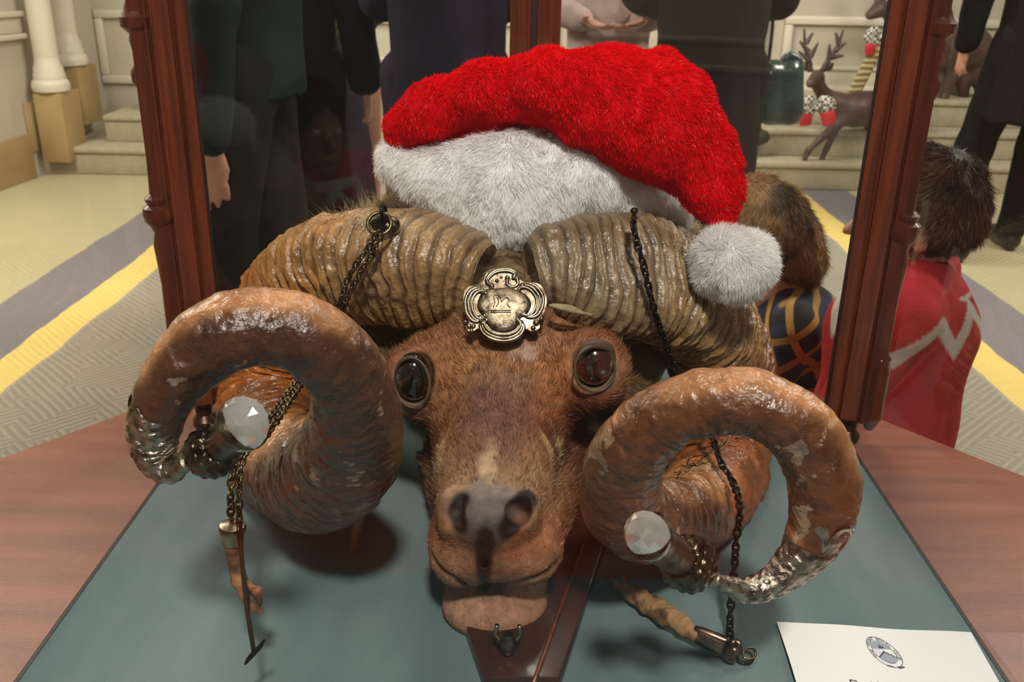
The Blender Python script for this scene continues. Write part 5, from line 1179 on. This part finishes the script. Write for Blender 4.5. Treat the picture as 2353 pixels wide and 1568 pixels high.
b=MB(); b.tube(PP([(2024,92,Y2-.12),(2000,140,Y2-.10),(1975,190,Y2-.10),(1958,222,Y2-.10)]),[.035,.04,.04,.042],10,30,sq=(1,.12))
M_gold=bpy.data.materials.new('gold_striped_ribbon'); M_gold.use_nodes=True; nt=M_gold.node_tree
wv=nt.nodes.new('ShaderNodeTexWave'); wv.bands_direction='Z'; wv.inputs['Scale'].default_value=9; wv.inputs['Distortion'].default_value=2; tcx=nt.nodes.new('ShaderNodeTexCoord'); nt.links.new(tcx.outputs['Object'],wv.inputs[0])
rp=nt.nodes.new('ShaderNodeValToRGB'); rp.color_ramp.elements[0].color=(*lin((96,80,40)),1); rp.color_ramp.elements[1].color=(*lin((196,180,130)),1); nt.links.new(wv.outputs['Fac'],rp.inputs[0]); nt.links.new(rp.outputs[0],nt.nodes['Principled BSDF'].inputs['Base Color'])
o=b.build('striped_ribbon',M_gold,None,auto=False); tag(o,'gold and dark striped ribbon hanging from the checked bow of the taller reindeer','ribbon')
# ================================================================ bag, sprig, bow
Yb=3.35; M_bag=mat('dark_green_vinyl',(58,76,70),rough=.28,rgb2=(28,36,32),nsc=5,bump=.01,bsc=7,coat=.3)
bt=thing('shopping_bag','shiny dark green bag hanging on thin straps beside the coffee-brown coat','bag',tuple(P(1795,284,Yb)))
V,Q=nets(lambda X:smin(rcone(X,P(1775,170,Yb),P(1772,250,Yb),.050,.055),rcone(X,P(1815,165,Yb),P(1815,255,Yb),.045,.050),.03)+(.012*vnoise(X.reshape(-1,3)*np.array([1,1,.3]),16,3)).reshape(X.shape[:-1]).astype(np.float32),P(1700,320,Yb)-.1,P(1880,100,Yb)+.1,.006)
mkmesh('bag_body',V,Q,M_bag,parent=bt)
MB().tube(PP([(1765,150,Yb),(1775,60,Yb),(1782,-60,Yb),(1790,-150,Yb)]),.006,8,30).build('strap',M_shoe,bt,auto=False)
MB().tube(PP([(1830,170,Yb),(1835,140,Yb),(1812,128,Yb),(1795,150,Yb)]),.014,10,30).build('handle',M_bag,bt,auto=False); adopt(bt)
M_yel=mat('yellow_green_leaf',(206,200,120),rough=.6); M_dleaf=mat('dark_leaf',(44,48,26),rough=.6)
Ys2=Y1+.12; st=thing('potted_sprig','small pale yellow-green leafy sprig on the stair beside the Santa hat','plant',tuple(P(1712,345,Ys2)))
zt=FLOOR+RI; b0=P(1716,330,Ys2); 
for (x,y,r) in ((1706,250,.035),(1724,300,.03),(1698,320,.028),(1716,275,.03)): MB().tube(np.array([np.array([b0[0],Ys2,zt+.06]),P(x,y+28,Ys2),P(x,y,Ys2-.01),P(x-2,y-30,Ys2)]),[.004,r*.6,r*.7,.003],8,20,sq=(1,.3)).build('leaf',M_yel,st,auto=False)
for (x,y) in ((1745,285),(1760,300),(1735,305)): MB().tube(np.array([np.array([b0[0]+.02,Ys2,zt+.06]),P(x-8,y+12,Ys2),P(x,y,Ys2)]),[.006,.05,.01],8,16,sq=(1,.4)).build('leaf',M_dleaf,st,auto=False)
m=np.eye(4); m[:3,3]=(b0[0],Ys2,zt); MB().lathe([(.04,0),(.055,.07),(.058,.075),(.05,.075)],20,m).build('pot',M_black_,st); adopt(st)
bow('yellow ribbon bow at the waist of the grey-purple skirt',806,48,3.22,.75,None,M_yel,M_yel)
# ================================================================ light
def area(name,loc,target,size,power,color=(1,.86,.68),sy=None):
    l=bpy.data.lights.new(name,'AREA'); l.energy=power; l.size=size; l.color=color
    if sy: l.shape='RECTANGLE'; l.size_y=sy
    o=bpy.data.objects.new(name,l); COL.objects.link(o); o.location=loc
    d=Vector(target)-Vector(loc); o.rotation_euler=d.to_track_quat('-Z','Y').to_euler(); return o
area('ceiling_lamp',(.12,-.75,1.85),(0,.6,.1),.16,47,(1,.94,.87))
area('ceiling_lamp',(.25,1.6,2.0),(0,.6,.1),.4,16,(1,.90,.76))
area('ceiling_lamp',(-2.6,2.8,2.2),(-2.3,3.6,-.7),1.0,122,(1,.93,.83))
area('ceiling_lamp',(2.6,2.8,2.2),(2.3,3.6,-.7),1.0,122,(1,.93,.83))
area('ceiling_lamp',(0,4.6,2.3),(0,5.6,-.6),1.2,92,(1,.93,.83))
w=bpy.data.worlds.new('world'); SC.world=w; w.use_nodes=True
w.node_tree.nodes['Background'].inputs[0].default_value=(1,.92,.82,1); w.node_tree.nodes['Background'].inputs[1].default_value=.12
SC.view_settings.view_transform='Standard'; SC.view_settings.look='None'; SC.view_settings.gamma=1; SC.view_settings.exposure=0
SC.view_settings.use_curve_mapping=False
